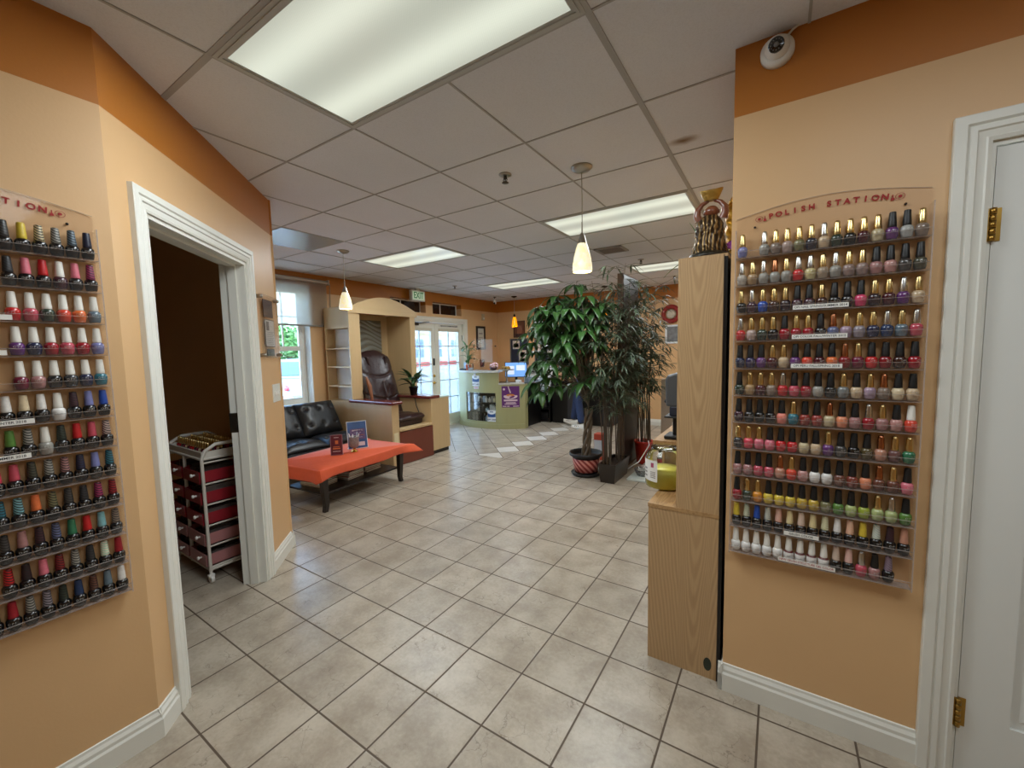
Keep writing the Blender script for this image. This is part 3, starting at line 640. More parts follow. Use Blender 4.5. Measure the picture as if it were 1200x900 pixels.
for r, row in enumerate(ROWS_R):
    for i, code in enumerate(row.split()):
        if code == '-': continue
        p = fR(.0225+.035*i, .630+(NROW-1-r)*PITCH+.0003, .024); nth = 15-i
        if r == 11 and i >= 0: nth = 15-i
        lab = '%s, %s from the white door, %s shelf down' % (cap_words(code), ORD[nth], ORD[r+1])
        bottle(code, p, random.uniform(-.25, .25) + .45, lab, 'nail polish bottles on the rack beside the white door')
ROWS_L = ['\\dgy =yel \\chm \\gry \\sla \\nav', '\\char =pnk =red wplm =pnk \\mag', 'wred wros wdgn wror wora wsla', 'wpur wnav wcrm wros wcrm wlav', 'wwin wmve wblk wchar wnav wtel', '=wht =cre =wht !wht \\plm =lav =blu',
 '=grn \\gry wgry \\dgn =red =ros \\pkg', '=cpk =ros \\dgg \\gry \\mve \\nav =lav \\tel', '\\tel \\sky =ora \\oli \\dgy \\char \\mag \\crm', '\\dgy =mve \\plm \\sbl =gre =red =sky \\tau',
 '\\red \\pbl =pnk \\dre \\gry \\char /min =crm', '\\dgn =crm \\gry \\lgy \\dgn =dbl \\brn =sla =wht']
for r, row in enumerate(ROWS_L):
    codes = row.split()
    for i, code in enumerate(codes):
        nth = len(codes)-i; p = fL(RW-.0225-.035*(nth-1), .630+(NROW-1-r)*PITCH+.0003, .024)
        lab = '%s, %s from the open doorway, %s shelf down' % (cap_words(code), ORD[nth], ORD[r+1])
        bottle(code, p, random.uniform(-.25, .25) + pi/2-.2, lab, 'nail polish bottles on the rack beside the doorway')
# ------------------------------------------------------------ window, shade, french doors, transoms, exit sign
mb = MB(); y0, y1, z0, z1 = WIN; xf = WX-.13
for a, b_ in ((y0, y0+.05), (y1-.05, y1)): mb.box(xf-.05, xf, a, b_, z0, z1)
mb.box(xf-.05, xf, y0+.05, y1-.05, z1-.05, z1); mb.box(xf-.05, xf, y0+.05, y1-.05, z0, z0+.05)
for (za, zb, xo) in ((z0+.05, 1.530, 0), (1.531, z1-.05, 0)):
    for a, b_ in ((y0+.05, y0+.095), (y1-.095, y1-.05)): mb.box(xf-.035+xo, xf-.005+xo, a, b_, za, zb)
    h = .03 if za > 1 else .045; h2 = .03 if za < 1 else .045; mb.box(xf-.035+xo, xf-.005+xo, y0+.095, y1-.095, za, za+h); mb.box(xf-.035+xo, xf-.005+xo, y0+.095, y1-.095, zb-h2, zb)
for yy in (2.62, 2.95): mb.box(xf-.028, xf-.012, yy-.009, yy+.009, 1.561, z1-.095)
for zz in (1.96,): mb.box(xf-.0275, xf-.0125, y0+.095, y1-.095, zz-.009, zz+.009)
mb.box(xf, WX+.001, y0, y0+.012, z0+.015, z1-.012); mb.box(xf, WX+.001, y1-.012, y1, z0+.015, z1-.012); mb.box(xf, WX+.001, y0, y1, z1-.012, z1)
mb.box(xf, WX+.001, y0, y1, z0, z0+.015); mb.box(WX+.001, WX+.03, y0-.04, y1+.04, z0-.01, z0+.015)
w1 = struct(mb.build('window_1', M_white), 'white double-hung window behind the sofa')
MB().box(xf-.022, xf-.018, y0+.095, y1-.095, z0+.095, 1.50).build('window_pane', M_glass, w1)
MB().box(xf-.022, xf-.018, y0+.095, y1-.095, 1.561, z1-.095).build('window_pane', M_glass, w1)
# roller shade
m = bpy.data.materials.new('shade_fabric'); m.use_nodes = True; nt = m.node_tree; nt.nodes.clear(); MATS['shade_fabric'] = m
o = nt.nodes.new('ShaderNodeOutputMaterial'); d = nt.nodes.new('ShaderNodeBsdfDiffuse'); tl = nt.nodes.new('ShaderNodeBsdfTranslucent'); tr = nt.nodes.new('ShaderNodeBsdfTransparent')
d.inputs[0].default_value = s2l((188,180,168))+(1,); tl.inputs[0].default_value = s2l((235,228,214))+(1,); tr.inputs[0].default_value = (.9,.9,.88,1)
a = nt.nodes.new('ShaderNodeMixShader'); a.inputs[0].default_value = .62; nt.links.new(d.outputs[0], a.inputs[1]); nt.links.new(tl.outputs[0], a.inputs[2])
a2 = nt.nodes.new('ShaderNodeMixShader'); a2.inputs[0].default_value = .50; nt.links.new(a.outputs[0], a2.inputs[1]); nt.links.new(tr.outputs[0], a2.inputs[2]); nt.links.new(a2.outputs[0], o.inputs[0])
t = thing('roller_shade', 'translucent beige roller shade half covering the window', 'window shade', (WX+.035, 2.82, 2.44))
MB().box(WX+.033, WX+.0345, 2.12, 3.50, 1.845, 2.44).build('fabric', m, t)
MB().tube([(WX+.04, 2.10, 2.445), (WX+.04, 3.52, 2.445)], .022, 14).build('roller', mat('shade_roller', (180,172,160), .6), t)
MB().box(WX+.026, WX+.042, 2.12, 3.50, 1.825, 1.847).build('hem_bar', mat('shade_hem', (120,116,110), .5), t)
MB().box(WX, WX+.065, 3.52, 3.535, 2.41, 2.48).build('bracket', MATS['shade_roller'], t)
ch = MB().tube([(WX+.05, 3.545, 2.44), (WX+.02, 3.54, 1.9), (WX+.012, 3.47, 1.42), (WX+.03, 3.46, 1.30), (WX+.035, 3.50, 1.42), (WX+.03, 3.55, 2.0), (WX+.05, 3.55, 2.44)], .003, 6).build('pull_cord', mat('cord_beige', (150,130,104), .6), t)
MB().lathe([(.008,-.05), (.010,.04), (.004,.05)], 10, (WX+.02, 3.46, 1.32)).build('cord_weight', M_paper, ch)
# french doors
M_dframe = mat('door_cream_paint', (226,222,208), .42)
y0, y1, zt = DR[0], DR[1], DR[3]
def fw(s, z, d): return Vector((WX+d, s, z))
mb = MB(); casing(mb, fw, y0, y1, zt, CAS, .85)
mb.box(WX-.22, WX-.001, y0, y0+.029, .012, zt-.03); mb.box(WX-.22, WX-.001, y1-.029, y1, .012, zt-.03); mb.box(WX-.22, WX-.001, y0, y1, zt-.03, zt); mb.box(WX-.22, WX-.001, y0, y1, 0, .012)
struct(mb.build('trim_4', M_dframe), 'cream casing of the glazed entrance doors')
M_lead = mat('muntin_grey', (196,200,200), .4)
def leaf(name, ya, yb, handle_side, label):
    xa, xb = WX-.105, WX-.065; st = .105; mb = MB()
    mb.box(xa, xb, ya, ya+st, .012, zt-.035); mb.box(xa, xb, yb-st, yb, .012, zt-.035); mb.box(xa, xb, ya+st, yb-st, .012, .22); mb.box(xa, xb, ya+st, yb-st, 1.86, zt-.035)
    d = struct(mb.build(name, M_dframe), label); g = MB().box(xa+.016, xb-.016, ya+st, yb-st, .22, 1.86).build('pane', M_glass, d)
    mb = MB(); ym = (ya+yb)/2
    mb.box(xa+.006, xb-.006, ym-.008, ym+.008, .22, 1.86)
    for z in (.55, .89, 1.22, 1.55): mb.box(xa+.006, xb-.006, ya+st, yb-st, z-.008, z+.008)
    mb.build('muntins', M_lead, d)
    MB().box(xb, xb+.03, ya+st-.01, yb-st+.01, 1.83, 1.885).build('blind_headrail', mat('blind_beige', (206,198,176), .5), d); return d
ym = (y0+y1)/2; XB = WX-.065
d1 = leaf('door_2', y0+.03, ym-.003, 1, 'glazed cream entrance door leaf beside the alcove'); d2 = leaf('door_3', ym+.003, y1-.03, 0, 'glazed cream entrance door leaf beside the counter')
MB().box(XB, XB+.012, ym-.075, ym-.035, 1.19, 1.32).build('lock_plate', mat('dark_lock', (60,58,56), .4, .6), d1)
for z in (.99, .86):
    mb = MB(); mb.lathe([(.028, 0), (.028, .006), (.018, .012), (.012, .02)], 16, (XB, ym-.055, z), Matrix.Rotation(pi/2, 3, 'Y'))
    if z < .9: mb.tube([(XB+.02, ym-.055, z), (XB+.045, ym-.055, z), (XB+.05, ym-.10, z-.005), (XB+.045, ym-.15, z+.006)], .008, 8)
    else: mb.box(XB+.018, XB+.028, ym-.07, ym-.04, z-.004, z+.004)
    mb.build('door_handle' if z < .9 else 'deadbolt', M_brass, d1)
MB().box(XB, XB+.05, y0+.10, y0+.36, 1.925, 1.975).tube([(XB+.03, y0+.3, 1.95), (XB+.1, y0+.5, 1.985), (WX-.01, y0+.62, 1.995)], .008, 6).build('door_closer', mat('closer_bronze', (58,46,34), .4, .6), d1)
mb = MB()
for z in (.35, 1.05, 1.72): mb.tube([(XB+.006, y1-.026, z-.05), (XB+.006, y1-.026, z+.05)], .008, 8)
mb.build('hinges', mat('dark_hinge', (40,38,36), .4, .7), d2)
s = MB().box(XB, XB+.003, ym+.11, y1-.13, 1.915, 1.96).build('notice_strip', mat('notice_white', (214,210,198), .6), d2)
text_mb('THIS DOOR TO REMAIN UNLOCKED', .030, frame_of((XB+.0034, (ym+y1)/2, 1.937), (0,1,0), (1,0,0)), .0004, bold=.0012).build('lettering', M_blktxt, s)
# transom windows set deep in the wall
M_tglass = mat('dark_transom_glass', (44,30,22), .12, coat=.4)
for k, (a, b_, za, zb) in enumerate((TR1, TR2)):
    mb = MB(); x = WX-.13; f = .018
    mb.box(x-.03, x, a, a+f, za, zb); mb.box(x-.03, x, b_-f, b_, za, zb); mb.box(x-.03, x, a+f, b_-f, za, za+f); mb.box(x-.03, x, a+f, b_-f, zb-f, zb); mb.box(x-.03, x, a+(b_-a)*.42-.009, a+(b_-a)*.42+.009, za+f, zb-f)
    w = struct(mb.build('window_%d' % (k+2), M_white), 'small dark transom window above the entrance'); MB().box(x-.02, x-.012, a+f, b_-f, za+f, zb-f).build('pane', M_tglass, w)
t = thing('exit_sign', 'white exit sign with green letters above the entrance doors', 'sign', (-5.27, 5.16, 2.42))
MB().box(-5.31, -5.245, 5.00, 5.31, 2.325, 2.505).build('housing', mat('exit_housing', (208,206,196), .5), t, bevel=.006)
MB().box(-5.30, -5.26, 5.12, 5.20, 2.505, CEIL).build('mount', MATS['exit_housing'], t)
MB().box(-5.245, -5.243, 5.02, 5.29, 2.345, 2.485).build('face', mat('exit_face', (214,224,206), .4, emit=(200,235,200), es=.25), t)
text_mb('EXIT', .150, frame_of((-5.2425, 5.155, 2.415), (0,1,0), (1,0,0)), .0006, bold=.002, sx=.72).build('lettering', mat('exit_green', (10,110,50), .4, emit=(10,140,60), es=.2), t)
# ------------------------------------------------------------ outside: street, cars, trees, building opposite
struct(MB().box(-70, -5.63, -30, 70, -.30, -.12).build('ground_outside', mat('pale_pavement', (190,190,186), .8, noise=(.6,.1))))
def facade_mat():
    return mat('stucco_cream', (226,218,200), .8, noise=(2, .05))
b = thing('building', 'pale stucco building across the street seen through the entrance doors', 'building', (-24, 24, -.12))
MB().box(-34, -24, 6, 60, -.12, 8.5).build('walls', facade_mat(), b)
M_bwin = mat('far_window_blue', (96,136,190), .15, coat=.5)
for k in range(12):
    for z in (.9, 3.2):
        y = 16.5+k*2.1; mb = MB(); f = .12
        mb.box(-24.0, -23.9, y, y+f, z, z+1.7); mb.box(-24.0, -23.9, y+1.2-f, y+1.2, z, z+1.7); mb.box(-24.0, -23.9, y+f, y+1.2-f, z, z+f); mb.box(-24.0, -23.9, y+f, y+1.2-f, z+1.7-f, z+1.7); mb.box(-24.0, -23.91, y+.56, y+.64, z+f, z+1.7-f); mb.box(-24.0, -23.915, y+f, y+1.2-f, z+.8, z+.88)
        w = mb.build('window', M_white, b); MB().box(-24.0, -23.95, y+f, y+1.2-f, z+f, z+1.7-f).build('pane', M_bwin, w)
MB().box(-24.15, -23.98, 6, 60, 2.75, 3.0).box(-24.15, -23.98, 6, 60, 5.3, 5.6).build('cornice', mat('cornice_tan', (206,180,140), .8), b)
tag(MB().box(-20.5, -20.1, 15, 50, -.12, .50).slot(1).box(-20.55, -20.05, 15, 50, .50, .78).build('planter_wall', [mat('pale_wall', (206,204,196), .7), mat('red_paint_wall', (196,84,72), .7)]), 'low pale wall with red top band in front of the building outside', 'wall')
def leaf_cloud(mb, c, r, n, s, seed):
    rg = random.Random(seed)
    for _ in range(n):
        v = Vector((rg.gauss(0,1), rg.gauss(0,1), rg.gauss(0,1))).normalized()*rg.random()**.4; p = Vector(c)+Vector((v.x*r[0], v.y*r[1], v.z*r[2]))
        a = Vector((rg.gauss(0,1), rg.gauss(0,1), rg.gauss(0,.6))).normalized(); u = a.cross(Vector((rg.gauss(0,1), rg.gauss(0,1), rg.gauss(0,1)))).normalized(); k = s*(.6+rg.random()*.8)
        mb.add([p-a*k, p+u*k*.4, p+a*k, p-u*k*.4], [(0,1,2,3)])
    return mb
M_tleaf = mat('street_tree_leaf', (86,128,66), .6, noise=(3,.4)); M_bark = mat('tree_bark', (92,74,58), .9, noise=(12,.3))
for k, (x, y, h) in enumerate(((-19.5, 10.6, 3.2), (-21.3, 14.4, 3.6))):
    t = thing('street_tree', ['leafy street tree outside, right behind the parked silver car', 'leafy street tree outside, farther off behind the parked cars', 'small leafy tree standing before the building across the street'][k], 'tree', (x, y, -.12), 'trees outside')
    MB().tube([(x, y, -.12), (x+.05, y, h*.4), (x, y+.1, h*.75)], [.16, .12, .07], 8).build('trunk', M_bark, t)
    leaf_cloud(MB(), (x, y, h*.62), (1.5, 1.9, .95), 1500, .17, k).build('crown', M_tleaf, t)
def car(name, label, x, y, paint, fwd=(0,1)):
    t = thing('car', label, 'car', (x, y, -.12), 'cars parked outside'); g = -.12
    fx, fy = fwd
    def P(u, w, z): return (x+u*fx+w*fy, y+u*fy-w*fx, g+z)
    mb = MB(); prof = [(-2.25,.45,.80),(-2.28,.62,.84),(-2.20,.92,.82),(-1.55,1.02,.82),(-.75,1.42,.64),(.2,1.46,.62),(.95,1.06,.80),(1.9,.90,.80),(2.22,.70,.82),(2.25,.42,.80)]
    low = [(-2.2,.26,.78),(-1.5,.22,.8),(0,.2,.8),(1.5,.22,.8),(2.2,.26,.78)]
    n = len(prof); vs = []
    for u, z, w in prof: vs += [P(u, -w, z), P(u, w, z)]
    vs += [P(u, sgn*w, z) for u, z, w in ((-2.2,.25,.78), (2.2,.25,.78)) for sgn in (-1, 1)]
    # shoulder line splits body and cabin
    body = [(-2.25,.45),(-2.28,.62),(-2.2,.92),(-1.55,1.0),(.95,1.02),(1.9,.9),(2.22,.7),(2.25,.42),(2.2,.25),(-2.2,.25)]
    mb = MB(); mb.v = []; 
    pv = [P(u, s_*(.86 if .3 < z < .95 else .80), z) for s_ in (-1, 1) for u, z in body]; k = len(body)
    mb.add(pv, [tuple(range(k)), tuple(range(2*k-1, k-1, -1))] + [(i, k+i, k+(i+1) % k, (i+1) % k) for i in range(k)])
    bo = mb.build('body', paint, t, bevel=.09, seg=3)
    cab = [(-1.6,1.0,.80),(-.8,1.40,.62),(.15,1.45,.60),(1.0,1.0,.80)]
    mb = MB(); pv = [P(u, s_*w, z) for s_ in (-1, 1) for u, z, w in cab]; mb.add(pv, [(0,1,2,3), (7,6,5,4), (0,4,5,1), (1,5,6,2), (2,6,7,3)])
    mb.build('cabin', paint, t, bevel=.06, seg=3)
    M_cg = mat('car_glass', (70,90,112), .08, coat=.6); mb = MB()
    for s_ in (-1, 1):
        for q in ([(-1.35,1.04,.805),(-.82,1.345,.655),(-.42,1.375,.640),(-.42,1.04,.802)], [(-.36,1.04,.802),(-.36,1.38,.638),(.12,1.385,.632),(.72,1.04,.806)]):
            mb.add([P(u, s_*(w+.012), z) for u, z, w in q], [(0,1,2,3)])
    mb.add([P(-1.52,-.70,1.06), P(-1.52,.70,1.06), P(-.88,.56,1.38), P(-.88,-.56,1.38)], [(0,1,2,3)]); mb.add([P(.93,-.70,1.07), P(.93,.70,1.07), P(.26,.54,1.42), P(.26,-.54,1.42)], [(3,2,1,0)])
    mb.build('windows', M_cg, t, solid=.02)
    for u in (-1.42, 1.42):
        for s_ in (-1, 1):
            c = Vector(P(u, s_*.78, .33)); R = Matrix.Rotation(atan2(-fx, fy), 3, 'Z') @ Matrix.Rotation(pi/2, 3, 'Y')
            w = MB().lathe([(.20,-.10), (.31,-.10), (.33,-.06), (.33,.06), (.31,.10), (.20,.10)], 24, c, R).build('wheel', mat('tyre', (28,28,30), .8), t)
            MB().lathe([(.02,-.105), (.20,-.105), (.21,-.09), (.21,.09), (.20,.105), (.02,.105)], 20, c, R).build('rim', mat('alloy', (180,182,186), .3, .8), w)
    for s_ in (-1, 1):
        a = P(-2.285, s_*.70, .80); MB().sphere(a, .1, 12, 8, (1.2, .35, .7)).build('tail_light', mat('tail_red', (200,40,50), .2, coat=.5), t)
        a = P(2.22, s_*.62, .66); MB().sphere(a, .1, 12, 8, (1.6, .6, .8)).build('headlight', mat('headlight', (220,226,230), .1, coat=.6), t)
    return t
car('car', 'silver sedan parked outside the window behind the sofa', -11.5, 6.42, mat('car_silver', (150,166,182), .3, .2, coat=.6), (-.62, .785))
car('car', 'pale blue-grey car parked behind the silver sedan outside', -16.2, 9.6, mat('car_blue_grey', (124,142,164), .3, .2, coat=.6))
# oval sign outside, seen through the shade
t = thing('oval_sign', 'cream oval sign hanging outside behind the roller shade', 'sign', (-6.3, 2.95, 2.6))
MB().lathe([(.0,-.02), (.30,-.02), (.31,0), (.30,.02), (0,.02)], 40, (-6.3, 2.98, 1.98), Matrix.Rotation(pi/2, 3, 'Y') , sx=.62).build('board', mat('sign_cream', (222,214,188), .6), t)
MB().tube([(-6.3, 2.9, 2.15), (-6.3, 2.9, 2.62)], .008, 6).tube([(-6.3, 3.06, 2.15), (-6.3, 3.06, 2.62)], .008, 6).build('chains', M_black, t)
MB().bar((-5.62, 2.98, 2.64), (-6.5, 2.98, 2.64), .04).build('bracket', M_black, t)
# ------------------------------------------------------------ arched alcove with shelves, massage chair
M_redw = mat('dark_red_laminate', (104,40,34), .25, coat=.4, noise=(8,.12)); M_maroon = mat('maroon_panel', (112,54,38), .4, noise=(4,.08)); M_shback = mat('shelf_back_white', (222,220,216), .5)
A = thing('alcove_cabinet', 'pale wooden alcove with arched top, side shelves and red arm tops', 'alcove', (-4.75, 3.95, 0))
XB_, XF, YL, YR = WX+.06, -4.79, 3.42, 4.60
mb = MB(); mb.box(XB_, XB_+.02, YL, YL+.17, .8, 1.79); mb.box(XF-.02, XF, YL, YL+.17, .8, 2.03); mb.box(XB_+.02, XF-.02, YL+.15, YL+.17, .8, 1.79)
mb.box(XB_, XF-.02, YL, YL+.17, 1.79, 2.06); mb.box(XB_, XF, YL, YL+.17, 0, .8)
mb.build('side_wall', M_maple, A)
MB().box(XB_+.021, XF-.021, YL+.143, YL+.149, .801, 1.789).build('shelf_back', M_shback, A)
for z in (1.00, 1.262, 1.515): MB().box(XB_+.021, XF-.021, YL+.002, YL+.142, z-.009, z+.009).build('shelf', M_maplex, A)
MB().box(XB_, XF, YR-.10, YR, 0, 2.03).build('side_wall', M_maple, A)
MB().box(XB_, XB_+.02, YL+.17, YR-.10, 0, 2.02).build('back_panel', M_maple, A)
MB().box(XB_, XF-.02, YL, YR, 2.06, 2.08).build('top_board', M_maple, A)
n = 24; arc = [(YL-.02+(YR-YL+.05)*k/n, 2.055+.175*sin(pi*k/n)) for k in range(n+1)]
MB().prism([(YL-.02, 1.985), (YR+.03, 1.985)] + arc[::-1], 'x', XF-.02, XF+.022).build('arched_header', M_maplex, A)
MB().box(XF, -4.03, YL, YL+.115, 0, .79).build('arm_panel', M_maple, A); MB().box(XF-.06, -3.985, YL-.025, YL+.15, .79, .83).build('arm_top', M_redw, A, bevel=.012)
MB().box(XF, -4.05, YL+.115, 4.13, 0, .435).build('platform', M_maple, A); MB().box(-4.05, -4.025, YL+.115, 4.13, .005, .425).build('front_panel', M_maroon, A)
MB().box(XF, -4.02, YL+.115, 4.13, .435, .458).build('platform_edge', M_maplex, A)
MB().box(XF, -4.045, 4.13, 4.50, .055, .79).build('arm_panel', M_maple, A); MB().box(XF, -4.07, 4.14, 4.49, 0, .055).build('plinth', M_blackl, A)
MB().box(XF-.02, -4.03, 4.10, 4.30, .79, .83).build('arm_top', M_redw, A, bevel=.012); MB().box(XF, -4.04, 4.305, 4.51, .79, .806).build('side_top', mat('mint_laminate', (206,220,208), .3), A)
MB().box(-4.03, -4.024, YL+.02, YL+.09, .30, .43).build('outlet_plate', mat('cream_plate', (222,208,170), .5), A)
MB().tube([(-4.35, 4.115, .80), (-4.30, 4.10, .68), (-4.22, 4.085, .56), (-4.2, 4.09, .49)], .006, 8).build('cable', M_black, A)
# carved grey panel on the back wall of the alcove
def relief(u, v):
    return (XB_+.034+.010*sin(v*46+4*sin(u*5+v*4)+u*7), 3.86+.50*u, 1.36+.58*v)
t = thing('relief_panel', 'grey wave-textured panel on the back wall of the alcove', 'wall panel', (XB_+.02, 4.11, 1.36))
MB().grid(relief, 40, 60).build('relief', mat('relief_grey', (150,152,144), .35, .4), t, solid=.004)
mb = MB(); x = XB_+.020
mb.box(x, x+.012, 3.85, 4.37, 1.35, 1.95).build('backing', mat('relief_frame', (120,112,96), .5), t)
# massage chair: padded leather with a draped plastic sheen
M_lea = mat('oxblood_leather', (44,24,24), .36, coat=.12, bump=(26, .35)); M_lea2 = mat('oxblood_leather_dark', (40,21,20), .38, coat=.1, bump=(26, .3))
t = thing('massage_chair', 'dark brown leather massage chair inside the arched alcove', 'chair', (-4.6, 3.85, .458))
def back(u, v):
    y = 3.60+.58*u; wv = v; z = .50+.97*v; x0 = -4.66-.34*v
    e = 1-abs(2*u-1)**4; top = 1-max(0, (v-.86)/.14)**2*.6; belly = .075*e*top*(1+.25*sin(pi*min(1, v*1.4)))
    r = 0
    for vv in (.30, .62): r += .018*math.exp(-((v-vv-.10*(2*u-1)**2)/.018)**2)
    r += .012*math.exp(-((u-.5)/.02)**2)*(1 if .08 < v < .55 else 0) + .010*math.exp(-((u-.5-(v-.3)*.9)/.02)**2)*(.1 < v < .5)
    yy = 3.89+(y-3.89)*(1-.34*max(0, (v-.84)/.16)**2)
    return (x0+belly-r, yy, z-.05*max(0, (v-.9)/.1)*(2*u-1)**2)
MB().grid(back, 36, 60).build('backrest', M_lea, t, solid=.05)
def wing(s_):
    return lambda u, v: (-4.70-.33*v+.05*sin(pi*u)-.06*u, 3.89+s_*(.25+.03*sin(pi*u)*(.5+.5*v)), .52+.66*v)
for s_ in (-1, 1): MB().grid(wing(s_), 8, 20).build('side_bolster', M_lea2, t, solid=.05)
def pillow(u, v):
    a = pi*u; R = .165-.01*v
    return (-4.835-.20*v+.055*sin(pi*v)*sin(a)**.5, 3.89-R*cos(a), 1.375-.24*sin(a)*(1-v)-.02*v+.02)
MB().grid(pillow, 30, 16).build('head_pillow', M_lea, t, solid=.03)
mb = MB(); mb.grid(lambda u, v: (-4.72+.57*u, 3.62+.47*v, .570+.018*sin(pi*v)*sin(pi*u)+.006*sin(18*u+5*v)*sin(9*v)-.03*max(0, (u-.9)/.1)**2), 30, 24)
mb.build('seat', M_lea, t, solid=.05)
MB().box(-4.72, -4.16, 3.63, 4.08, .46, .555).build('seat_base', M_lea2, t, bevel=.02)
MB().box(-4.66, -4.175, 3.66, 4.05, .459, .50).build('foot_frame', M_blackl, t)
MB().tube([(-4.62, 3.605, .80), (-4.66, 3.60, 1.0), (-4.72, 3.60, 1.12)], [.016, .03, .012], 10).build('arm_pad', mat('worn_tan_leather', (132,78,44), .5), t)
# houseplant on the arm
def broad_leaf(mb, base, d, L, w, droop, up=Vector((0,0,1)), n=6):
    """one curved leaf blade"""
    d = Vector(d).normalized(); side = d.cross(up).normalized() if d.cross(up).length > 1e-3 else Vector((1,0,0)); p = Vector(base); cur = d.copy(); L_, R_, C_ = [], [], []
    for i in range(n+1):
        s_ = i/n; ww = w*sin(pi*min(.999, s_**.8))*.5; nrm = side.cross(cur).normalized()
        C_.append(p+nrm*(-ww*.25)); L_.append(p-side*ww); R_.append(p+side*ww)
        cur = (cur+Vector((0,0,-droop/n))).normalized(); p = p+cur*L/n
    vs = L_+C_+R_; m_ = n+1; fs = []
    for i in range(n): fs += [(i, m_+i, m_+i+1, i+1), (m_+i, 2*m_+i, 2*m_+i+1, m_+i+1)]
    return mb.add(vs, fs, True)
M_leafd = mat('leaf_dark_green', (48,74,38), .4, coat=.15, noise=(9,.35)); M_leafm = mat('leaf_mid_green', (72,116,50), .4, coat=.15, noise=(9,.35)); M_soil = mat('potting_soil', (46,34,26), .95, noise=(40,.4))
def pot_plant(name, label, c, r, h, pot, leaves, mleaf, seed, L=(.16,.24), w=.06, spread=1.0, stemh=.12, droop=1.0, cat='plant'):
    rg = random.Random(seed); t = thing(name, label, cat, c); c = Vector(c)
    p = MB().lathe([(r*.72, 0), (r*.78, .005), (r, h-.02), (r*1.08, h-.02), (r*1.08, h), (r*.95, h), (r*.92, h-.03)], 24, c, cap=False); p.lathe([(r*.72, 0), (0, 0.0005)], 24, c, cap=False); p.build('pot', pot, t)
    MB().lathe([(r*.93, h-.025), (0, h-.018)], 20, c, cap=False).build('soil', M_soil, t)
    fol = MB(); st = MB()
    for k in range(leaves):
        a = 2*pi*k/leaves*2.4+rg.uniform(-.4,.4); e = rg.uniform(.25, 1.25); hh = h-.02+stemh*rg.uniform(.3, 1.2); rad = r*.3
        b0 = c+Vector((rad*cos(a)*.3, rad*sin(a)*.3, h-.02)); b1 = c+Vector((rad*cos(a)*spread*1.4, rad*sin(a)*spread*1.4, hh))
        st.tube([b0, (b0+b1)/2+Vector((0,0,.01)), b1], .0035, 5)
        broad_leaf(fol, b1, (cos(a)*cos(e), sin(a)*cos(e), sin(e)), rg.uniform(*L), w*rg.uniform(.8,1.2), droop*rg.uniform(.7,1.3))
    st.build('stems', M_leafm, t); fol.build('foliage', mleaf, t, solid=.0012); return t
pot_plant('potted_plant', 'dark green houseplant in a black pot on the red arm top of the alcove', (-4.45, 4.20, .83), .062, .12, M_black, 26, M_leafd, 3, (.18,.27), .075, 1.2, .14, .9)
# ------------------------------------------------------------ sofa
M_blea = mat('black_leather', (24,25,28), .42, coat=.08, bump=(60,.12))
t = thing('sofa', 'black tufted leather futon sofa below the window', 'sofa', (-4.85, 2.5, 0))
def cush(u, v, y0, y1, P0, P1, th, nu, nv):
    """tufted pad between edge lines P0 -> P1 (x,z), normal out"""
    x = P0[0]+(P1[0]-P0[0])*v; z = P0[1]+(P1[1]-P0[1])*v; y = y0+(y1-y0)*u
    nx, nz = (P1[1]-P0[1]), -(P1[0]-P0[0]); l = sqrt(nx*nx+nz*nz); nx /= l; nz /= l
    h = th*(1-abs(2*u-1)**6)*(1-abs(2*v-1)**6)
    for i in range(nu):
        for j in range(nv):
            du = (u-(i+.5)/nu)*(y1-y0); dv = (v-(j+.5)/nv)*l; h -= .032*math.exp(-(du*du+dv*dv)/.0010)
        h -= .0
    return (x+nx*h, y, z+nz*h)
for k, (a, b_) in enumerate(((1.75, 2.27), (2.28, 2.80), (2.81, 3.33))):
    MB().grid(lambda u, v: cush(u, v, a, b_, (-4.93, .42), (-5.16, .80), .085, 3, 2), 42, 30).build('back_cushion', M_blea, t, solid=.03)
    MB().grid(lambda u, v: cush(u, v, a, b_, (-4.42, .365), (-4.94, .335), .085, 3, 2), 42, 30).build('seat_cushion', M_blea, t, solid=.03)
MB().box(-5.0, -4.43, 1.76, 3.32, .22, .36).build('seat_base', M_blea, t, bevel=.03)
R = Matrix.Rotation(radians(0), 3, 'Y')
MB().prism([(-5.02,.26), (-4.94,.42), (-5.17,.80), (-5.27,.78), (-5.22,.55)], 'y', 1.755, 3.325).build('back_frame', M_blea, t, bevel=.03)
for x, y in ((-4.5,1.85), (-4.5,3.24), (-5.1,1.85), (-5.1,3.24)): MB().lathe([(.02,0), (.028,.22)], 12, (x, y, 0)).build('leg', M_black, t)
# ------------------------------------------------------------ coffee table with its cloth
TC = Vector((-3.775, 2.575, 0)); TA = radians(5); TR_ = Matrix.Rotation(TA, 3, 'Z')
def tw(x, y, z): return TC + TR_ @ Vector((x, y, z))
M_esp = mat('espresso_wood', (30,22,20), .35, coat=.2)
t = thing('coffee_table', 'dark espresso coffee table with lower shelf, under an orange cloth', 'table', TC)
def tbox(x0, x1, y0, y1, z0, z1, mb=None):
    mb = mb or MB(); vs = [tw(x, y, z) for z in (z0, z1) for y in (y0, y1) for x in (x0, x1)]
    return mb.add(vs, [(0,2,3,1),(4,5,7,6),(0,1,5,4),(2,6,7,3),(0,4,6,2),(1,3,7,5)])
tbox(-.325, .325, -.54, .54, .385, .412).build('tabletop', M_esp, t, bevel=.004)
a = MB(); tbox(-.29, .29, -.50, -.48, .32, .385, a); tbox(-.29, .29, .48, .50, .32, .385, a); tbox(-.29, -.27, -.5, .5, .32, .385, a); tbox(.27, .29, -.5, .5, .32, .385, a); a.build('apron', M_esp, t)
